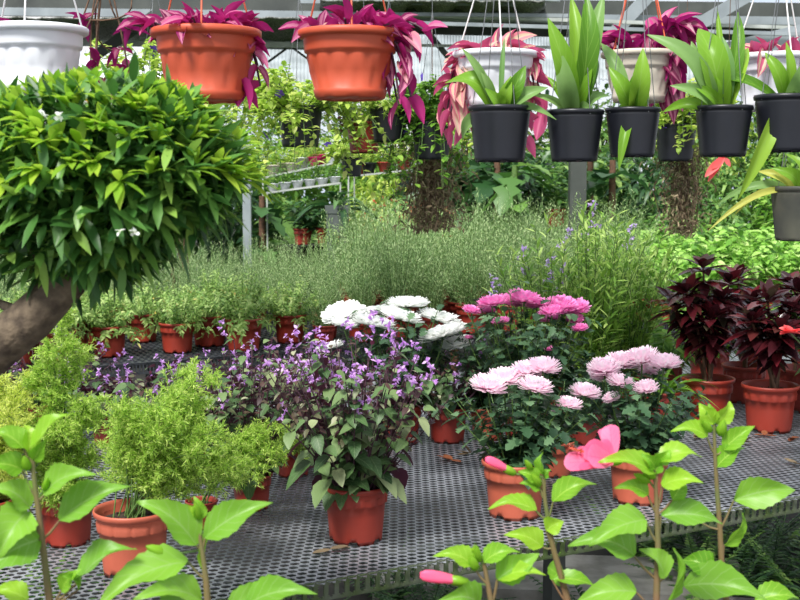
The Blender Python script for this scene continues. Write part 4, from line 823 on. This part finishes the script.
# low orange-flowered plants behind the herbs
for k, (px, d, y0, lb) in enumerate([(352, 7.5, 212, 'small orange-flowered plant right by the grey square planter'), (388, 7.5, 196, 'reddish-flowered low plant between the planter and the dry trailing mass'), (428, 7.5, 204, 'orange-flowered low plant below the dry trailing mass')]):
    o = shrub(lb, px, d, y0, 262, 66, 'herb', 1100, .045, .015, T_LEAF, 'low_flowering_plant', 'flowering plant', 'orange-flowered low plants', floor=0.0)
    c = np.array(o.children[0].data.vertices[0].co); mb = MB(); n = 40; zt = at(px, y0, d)[2]; v = rdirs(n); v[:, 2] = abs(v[:, 2]); P = np.array([0, 0, at(px, 235, d)[2]])+v*np.array([33/F*d, .4, zt-at(px, 235, d)[2]]); 
    for q in P: link('flower', RF[int(rng.integers(0, 3))], o, q, (0, 0, rng.uniform(0, 6)), rng.uniform(.4, .85))
# papaya-like tall stems with big lobed leaves
def tallstem(label, px, d, y0, y1, nl, L, leaf='dk', lean=0):
    x = at(px, 200, d)[0]; o = thing('tall_stemmed_plant', label, 'tropical plant', (x, d, 0)); s = MB(); zt = at(px, y0, d)[2]
    tube(s, [(0, 0, 0), (lean*.4, 0, zt*.5), (lean, 0, zt)], [.035, .03, .02], 10); s.build('stem', M['stemb'] if leaf == 'dk' else M['stemg'], o); mb = MB(); a = np.arange(nl)*2.4; e = rng.uniform(-.5, .6, nl)
    D = np.stack([np.cos(a)*np.cos(e), np.sin(a)*np.cos(e), np.sin(e)], 1); u = rng.uniform(.72, 1, nl)[:, None]; leaves(mb, np.array([lean, 0, zt])*u, D, (0, 0, 1), L, L*.75, T_LOBED, .5); mb.build('foliage', M[leaf], o)
tallstem('tall bare-stemmed plant right under the leftmost black pot', 497, 7.8, 150, 0, 10, .3)
tallstem('slender stemmed plant right of the steel post behind the second black pot', 590, 7.9, 150, 0, 9, .26)
tallstem('tall bare-stemmed plant left of the one under the leftmost black pot', 507, 7.5, 165, 0, 9, .26, 'mid', .05)
tallstem('slim stemmed plant below the third black pot', 612, 7.6, 160, 0, 8, .25)
tallstem('big drooping-leaved plant left of the grey square planter', 262, 7.9, 196, 0, 14, .2, 'dk')
tallstem('plant with two large upright leaves right behind the grey planter', 292, 8.3, 205, 0, 8, .3, 'mid')
# background bench and the things on it
p = at(338, 236, 7.2)
t = thing('square_planter', 'tall tapered grey planter with strap-leaved plant rising above the herbs', 'planter', (p[0], 7.2, .4)); mb = MB(); 
zt = at(338, 205, 7.2)[2]-.4; w1 = .072; w0 = .052
for (a, b, za, zb) in ((w0, w1*.93, 0, zt-.05), (w1, w1*1.04, zt-.05, zt), (w1*1.04, w1*.9, zt, zt), (w1*.9, w1*.8, zt, zt-.12)):
    v = [(-a, -a, za), (a, -a, za), (a, a, za), (-a, a, za), (-b, -b, zb), (b, -b, zb), (b, b, zb), (-b, b, zb)]; mb.add(v, [[0, 1, 5, 4], [1, 2, 6, 5], [2, 3, 7, 6], [3, 0, 4, 7]], smooth=False)
mb.add([(-w1*.85, -w1*.85, zt-.06), (w1*.85, -w1*.85, zt-.06), (w1*.85, w1*.85, zt-.06), (-w1*.85, w1*.85, zt-.06)], [[0, 1, 2, 3]], smooth=False)
for k in (-.5, 0, .5): box(mb, (w1*k, -.5*(w0+w1)*.985, zt*.45), .012, .012, zt*.8)
mb.build('planter_body', M['grey_p'], t); f = MB(); n = 26; a = rng.uniform(0, 6.28, n); e = rng.uniform(.2, 1.3, n); D = np.stack([np.cos(a)*np.cos(e), np.sin(a)*np.cos(e), np.sin(e)], 1); leaves(f, np.tile((0, 0, zt-.07), (n, 1)), D, (0, 0, 1), .32, .045, T_STRAP, .5); f.build('foliage', M['dk'], t)
st = MB(); box(st, (0, 0, 0), .3, .3, .4); o = st.build('plinth', M['slab']); o.location = (p[0], 7.2, .2); o.scale = (.5, .5, 1); tag(o, 'concrete plinth hidden behind the herbs under the grey planter', 'plinth')
# wire racks of small white planters
def rack(label, x0, y0, x1, y1, d):
    a = at(x0, y0, d); b = at(x1, y1, d); t = thing('wire_rack', label, 'rack', ((a[0]+b[0])/2, d, 0)); c = np.array(t.location); mb = MB()
    for dy in (0, .07, .14): bar(mb, a-c+(0, dy, 0), b-c+(0, dy, 0), .012, .012)
    mb.build('shelf_rail', M['paint'], t); 
    for q in (a, b): l = MB(); bar(l, (q[0]-c[0], .05, 0), (q[0]-c[0], .05, q[2]), .01, .01); l.build('leg', M['paint'], t)
SPm = {}
def small_planter(label, px, py, wpx, d, m, group, n=14, leaf='lime'):
    if m not in SPm:
        mb = MB(); prof = [(0, 0), (.55, 0), (.6, .05), (.72, .62), (.8, .66), (.84, .95), (.95, .98), (1, 1.08), (.95, 1.12), (.85, 1.1), (.75, .9)]; lathe(mb, prof, 24); SPm[m] = mb.mesh('pot', M[m])
    r = 1.2*wpx/2/F*d; p = at(px, py, d); t = thing('small_hanging_planter', label, 'planter', (p[0], d+.05, p[2]), group=group); link('pot', SPm[m], t, sc=(r, r, r*1.15)); h = r*1.1
    f = MB(); stemplant(f, None, n, .12, .09, 8, .04, .016, T_LEAF, (0, 0, h), r*.5, .1, 20, .3); f.build('foliage', M[leaf], t)
rack('upper painted rack holding cream, white and pink small planters', 262, 178, 348, 160, 8.0)
rack('lower painted rack holding a row of small white planters', 266, 193, 340, 183, 7.8)
gp = 'small planters on the upper rack'; gl = 'small white planters on the lower rack'
for (x, y, w, m, lb) in [(272, 175, 13, 'cream', 'cream small planter at the left end of the upper rack'), (282, 173, 13, 'cream', 'cream small planter second from the left on the upper rack'), (291, 172, 12, 'cream', 'cream small planter third from the left on the upper rack'), (301, 169, 15, 'bwhite', 'bright white small planter left of the pink ones'), (314, 166, 12, 'pink_p', 'smaller magenta-pink planter on the upper rack'), (321, 166, 15, 'pink_p', 'larger magenta-pink planter on the upper rack'), (332, 163, 13, 'bwhite', 'white small planter right beside the pink ones'), (341, 162, 13, 'bwhite', 'white small planter at the right end of the upper rack')]: small_planter(lb, x, y, w, 8.0 if x not in (282, 301, 321, 341) else 8.1, m, gp)
for k in range(6): x = 272+k*12.5; small_planter('small white planter, %s along the lower rack counted from its left end' % ['first', 'second', 'third', 'fourth', 'fifth', 'sixth'][k], x, 192-k*1.4, 11, 7.8, 'bwhite', gl, 10, 'mid')
# shelf with small red and black pots at centre back
rack('painted rack holding small red and black pots behind the brick-coloured hanging pot', 354, 176, 412, 170, 8.4)
for (x, y, w, m, lb) in [(358, 176, 14, 'dred', 'small brick red pot left of the small black pot on the centre rack'), (368, 175, 16, 'black_p', 'small black pot on the centre rack'), (384, 172, 13, 'brick', 'small red pot just right of the small black pot on the centre rack'), (404, 170, 15, 'brick', 'red pot at the right end of the centre rack')]: small_planter(lb, x, y, w, 8.4, m, 'small pots on the centre rack', 26)
for (x, y, lb, w) in [(303, 242, 'red pot in the shade left of the grey planter', 20), (556, 224, 'dark red pot standing behind the herbs below the second black hanging pot', 22), (325, 241, 'red pot touching the left side of the grey planter', 20)]:
    p = at(x, y, 7.6); t = thing('red_pot', lb, 'pot', (p[0], 7.6, .62), group=None); put_pot(t, w/2/F*7.6, 'tab', 'dred'); f = MB(); stemplant(f, None, 14, .3 if x > 500 else .2, .14, 10, .1, .04, T_LANCE, (0, 0, .09), .05, .1, 25, .3); f.build('foliage', M['dk' if x < 500 else 'mid'], t); t.location.z = p[2]-.02
    bx = MB(); box(bx, (0, 0, 0), .28, .28, p[2]-.02); o = bx.build('plinth', M['shade_soil']); o.location = (p[0], 7.6, (p[2]-.02)/2); tag(o, 'shade-dark plinth hidden under the ' + lb.replace(' standing behind the herbs', ''), 'plinth')  # dark colour stands for the shaded gap under the pot
# ---------------------------------------------------------------- ground, ground plants, under-bench
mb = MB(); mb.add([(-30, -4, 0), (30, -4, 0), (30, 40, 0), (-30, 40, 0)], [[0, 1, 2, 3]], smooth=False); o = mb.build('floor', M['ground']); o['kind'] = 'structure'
def groundfern(lb, px, py, s=1.0, leaf='dk'):
    p = onz(px, py, 0); t = thing('ground_fern', lb, 'fern', p, group='ferns growing on the ground under the bench'); mb = MB(); n = 16
    for k in range(n):
        a = rng.uniform(0, 6.28); e = rng.uniform(.35, 1.2); h = np.array([math.cos(a), math.sin(a), 0]); l = rng.uniform(.22, .42)*s; u = np.linspace(.1, 1, 16)[:, None]
        C = h*l*math.cos(e)*u+np.array([0, 0, 1.])*(l*math.sin(e)*u-.18*l*u*u); sd = np.cross(h, (0, 0, 1)); T = norm(np.gradient(C, axis=0))
        for sg in (-1, 1): leaves(mb, C, T*.5+sd*sg, (0, 0, 1), .075*s*(1.05-u[:, 0]), .016*s, T_LEAF, .2)
        tube(mb, C[::3], .0015, 3)
    mb.build('foliage', M[leaf], t)
for k, (x, y) in enumerate([(700, 590), (735, 600), (770, 590), (800, 605), (690, 560), (760, 556), (800, 552), (730, 560), (600, 640), (640, 555)]):
    groundfern('dark green fern in the shade under the right end of the mesh bench', x, y, 1.1, 'dk' if k % 3 else 'mid')
for k, (x, y) in enumerate([(300, 640), (430, 620), (390, 600)]): groundfern('dark fern on the ground under the middle of the mesh bench', x, y, .8)
for k, (x, y) in enumerate([(20, 680), (60, 690), (110, 690), (-20, 660)]): groundfern('green fern low on the ground before the left end of the mesh bench', x, y, 1.5, 'mid')
mb = MB(); mb.add([(x, y, .004) for x, y in ((-6, 4.75), (6, 4.75), (6, 9), (-6, 9))], [[0, 1, 2, 3]], smooth=False); o = mb.build('trim_0', M['shade_soil']); o['kind'] = 'structure'  # dark ground sheet, bench shade put into its colour
p = onz(560, 588, 0); mb = MB(); box(mb, (0, 0, .03), 1.3, .4, .06, R(-6)); o = mb.build('concrete_slab', M['slab']); o.location = (p[0], p[1], 0); tag(o, 'flat concrete slab on the ground under the mesh bench', 'slab')
# ---------------------------------------------------------------- greenhouse frame
def seg(name, m, a, b, w, h, lb, cat='beam', da=11, db=None):
    A = at(a[0], a[1], da); B = at(b[0], b[1], db or da); mb = MB(); bar(mb, A-A, B-A, w, h); o = mb.build(name, M[m]); o.location = tuple(A); tag(o, lb, cat); o['kind'] = 'structure'
n_ = [0]
def tr(m, a, b, w, h, da=11, db=None):
    n_[0] += 1; A = at(a[0], a[1], da); B = at(b[0], b[1], db or da); mb = MB(); bar(mb, A-A, B-A, w, h); o = mb.build('trim_%d' % n_[0], M[m]); o.location = tuple(A); o['kind'] = 'structure'
tr('dsteel', (-60, 2), (860, 14), .1, .17, 11)          # dark eaves beam
tr('steel', (-60, 11), (860, 22), .05, .07, 10.6)       # pale pipe under it
tr('paint', (-60, 42), (420, 46), .04, .05, 10.8)       # lower pipe, left
tr('paint', (380, 14), (860, 30), .03, .03, 10.4)
tr('dsteel', (-60, 27), (420, 30), .05, .08, 11.2)
tr('dsteel', (330, 26), (860, 36), .06, .12, 11.4)
tr('dsteel', (-60, 22), (860, 24), .02, .03, 10.9)
tr('steel', (300, 1), (545, 4), .04, .04, 10.2)
tr('steel', (350, 14), (600, 16), .03, .03, 10.1)
tr('steel', (380, 22), (860, 36), .03, .03, 9.9)
tr('paint', (330, 44), (860, 52), .025, .025, 10.9)
tr('steel', (440, -6), (560, -2), .05, .06, 9.9)
tr('dsteel', (92, 58), (165, 8), .07, .08, 10.5)        # brace, upper left
tr('steel', (600, 48), (650, -6), .08, .11, 10.5)
tr('steel', (672, 40), (764, -14), .08, .11, 10.3)
tr('steel', (728, 52), (860, 20), .1, .16, 10.0)
tr('steel', (575, 100), (575, 20), .1, .1, 10.2)
tr('dsteel', (155, 70), (154, 30), .06, .06, 10.7)
tr('steel', (250, 44), (420, 47), .04, .09, 11.6)
tr('dsteel', (418, 20), (452, 62), .04, .05, 11)
tr('dsteel', (268, 30), (312, 62), .02, .02, 11.5); tr('dsteel', (312, 30), (268, 62), .02, .02, 11.5)
for px, d, top in ((577, 7.4, 10), (247, 7.3, 140)):
    n_[0] += 1; x = at(px, 200, d)[0]; mb = MB(); zt = at(px, top, d)[2]; bar(mb, (0, 0, 0), (0, 0, zt), .1 if px > 500 else .05, .1 if px > 500 else .05); o = mb.build('trim_%d' % n_[0], M['dsteel' if px > 500 else 'steel']); o.location = (x, d, 0); o['kind'] = 'structure'
# posts carrying the eaves beam outside the picture
for x in (-5.2, 5.2):
    n_[0] += 1; mb = MB(); bar(mb, (0, 0, 0), (0, 0, 3.2), .12, .12); o = mb.build('trim_%d' % n_[0], M['dsteel']); o.location = (x, 11, 0); o['kind'] = 'structure'
# shade netting slung under the roof, left and centre
def netting(lb, x0, y0, x1, y1, da, db, m='blk', th=.012, rip=.05):
    A = at(x0, y0, da); B = at(x1, y0, da); C = at(x1, y1, db); D = at(x0, y1, db); nu, nv = 60, 10; V = []; 
    for j in range(nv+1):
        for i in range(nu+1):
            u, v = i/nu, j/nv; q = (A*(1-u)+B*u)*(1-v)+(D*(1-u)+C*u)*v; V.append(q+np.array([0, 0, rip*math.sin(u*31+v*3)*math.sin(v*3.14)+rng.normal(0, rip*.12)]))
    c = A.copy(); Q = [[j*(nu+1)+i, j*(nu+1)+i+1, (j+1)*(nu+1)+i+1, (j+1)*(nu+1)+i] for j in range(nv) for i in range(nu)]
    mb = MB(); mb.add(np.array(V)-c, Q); o = mb.build(lb[0], M[m]); o.location = tuple(c); tag(o, lb[1], 'netting'); s = o.modifiers.new('t', 'SOLIDIFY'); s.thickness = th
netting(('shade_netting', 'black crumpled shade netting slung under the roof at the upper left'), -80, 17, 330, 40, 9.6, 12)
netting(('shade_netting', 'dark shade netting along the roof above the centre white basket'), 320, 0, 545, 22, 9.8, 12)
netting(('shade_netting', 'dark shade netting strip under the eaves beam at the right'), 545, 15, 860, 34, 11.0, 12.2)
# neighbouring greenhouse: grey corrugated plastic roof
M['sheet'] = mat('weathered_translucent_sheet', (168, 176, 180), .6, c2=(128, 136, 138), scale=2.5)
def sheet(lb, x0, y0, x1, y1, da, db, m='sheet'):
    A = at(x0, y0, da); B = at(x1, y0, da); C = at(x1, y1, db); D = at(x0, y1, db); nu = 240; V = []
    for j in range(2):
        for i in range(nu+1):
            u = i/nu; q = (A*(1-u)+B*u) if j == 0 else (D*(1-u)+C*u); V.append(q+np.array([0, 0, .012*math.sin(i*1.57)]))
    mb = MB(); mb.add(np.array(V)-A, [[i, i+1, nu+2+i, nu+1+i] for i in range(nu)]); o = mb.build('roof_sheet', M[m]); o.location = tuple(A); tag(o, lb, 'roof sheet'); s = o.modifiers.new('t', 'SOLIDIFY'); s.thickness = .006
sheet('grey corrugated roof sheet of the neighbouring shelter, seen between the orange baskets', 225, 26, 445, 92, 15.5, 13.2)
sheet('grey corrugated roof sheet behind the centre white basket hangers', 425, 24, 600, 84, 15.6, 13.3)
sheet('grey corrugated roof sheet at the right behind the diagonal beams', 600, 34, 860, 80, 15.6, 13.3)
sheet('pale low roof sheet seen under the brace at the upper left', -60, 50, 225, 90, 15.8, 13.6, 'bwhite')
# ---------------------------------------------------------------- light, sky, camera
w = bpy.data.worlds.new('World'); S.world = w; w.use_nodes = True; n = w.node_tree.nodes; l = w.node_tree.links; bg = n['Background']
tc = n.new('ShaderNodeTexCoord'); nz = n.new('ShaderNodeTexNoise'); nz.inputs['Scale'].default_value = 3; nz.inputs['Detail'].default_value = 6; l.new(tc.outputs['Generated'], nz.inputs['Vector'])
r = ramp(n, [(.38, (206, 220, 240)), (.6, (246, 246, 246))]); l.new(nz.outputs['Fac'], r.inputs['Fac']); l.new(r.outputs['Color'], bg.inputs['Color']); bg.inputs['Strength'].default_value = 0.95
sd = bpy.data.lights.new('sun', 'SUN'); sd.energy = 4.6; sd.angle = R(16); sd.color = (1, .975, .92); so = bpy.data.objects.new('sun', sd); COL.objects.link(so); so.rotation_euler = (R(32), R(-18), 0)
cd = bpy.data.cameras.new('camera'); cd.sensor_width = 36; cd.lens = 36*F/800; co = bpy.data.objects.new('camera', cd); COL.objects.link(co); co.location = (0, 0, H); co.rotation_euler = (R(90)-TH, 0, 0); cd.clip_start = .05
cd.dof.use_dof = True; cd.dof.focus_distance = 2.9; cd.dof.aperture_fstop = 13
S.camera = co
S.view_settings.view_transform = 'Standard'; S.view_settings.look = 'None'; S.view_settings.exposure = 0.36; S.view_settings.gamma = 1; S.view_settings.use_curve_mapping = False
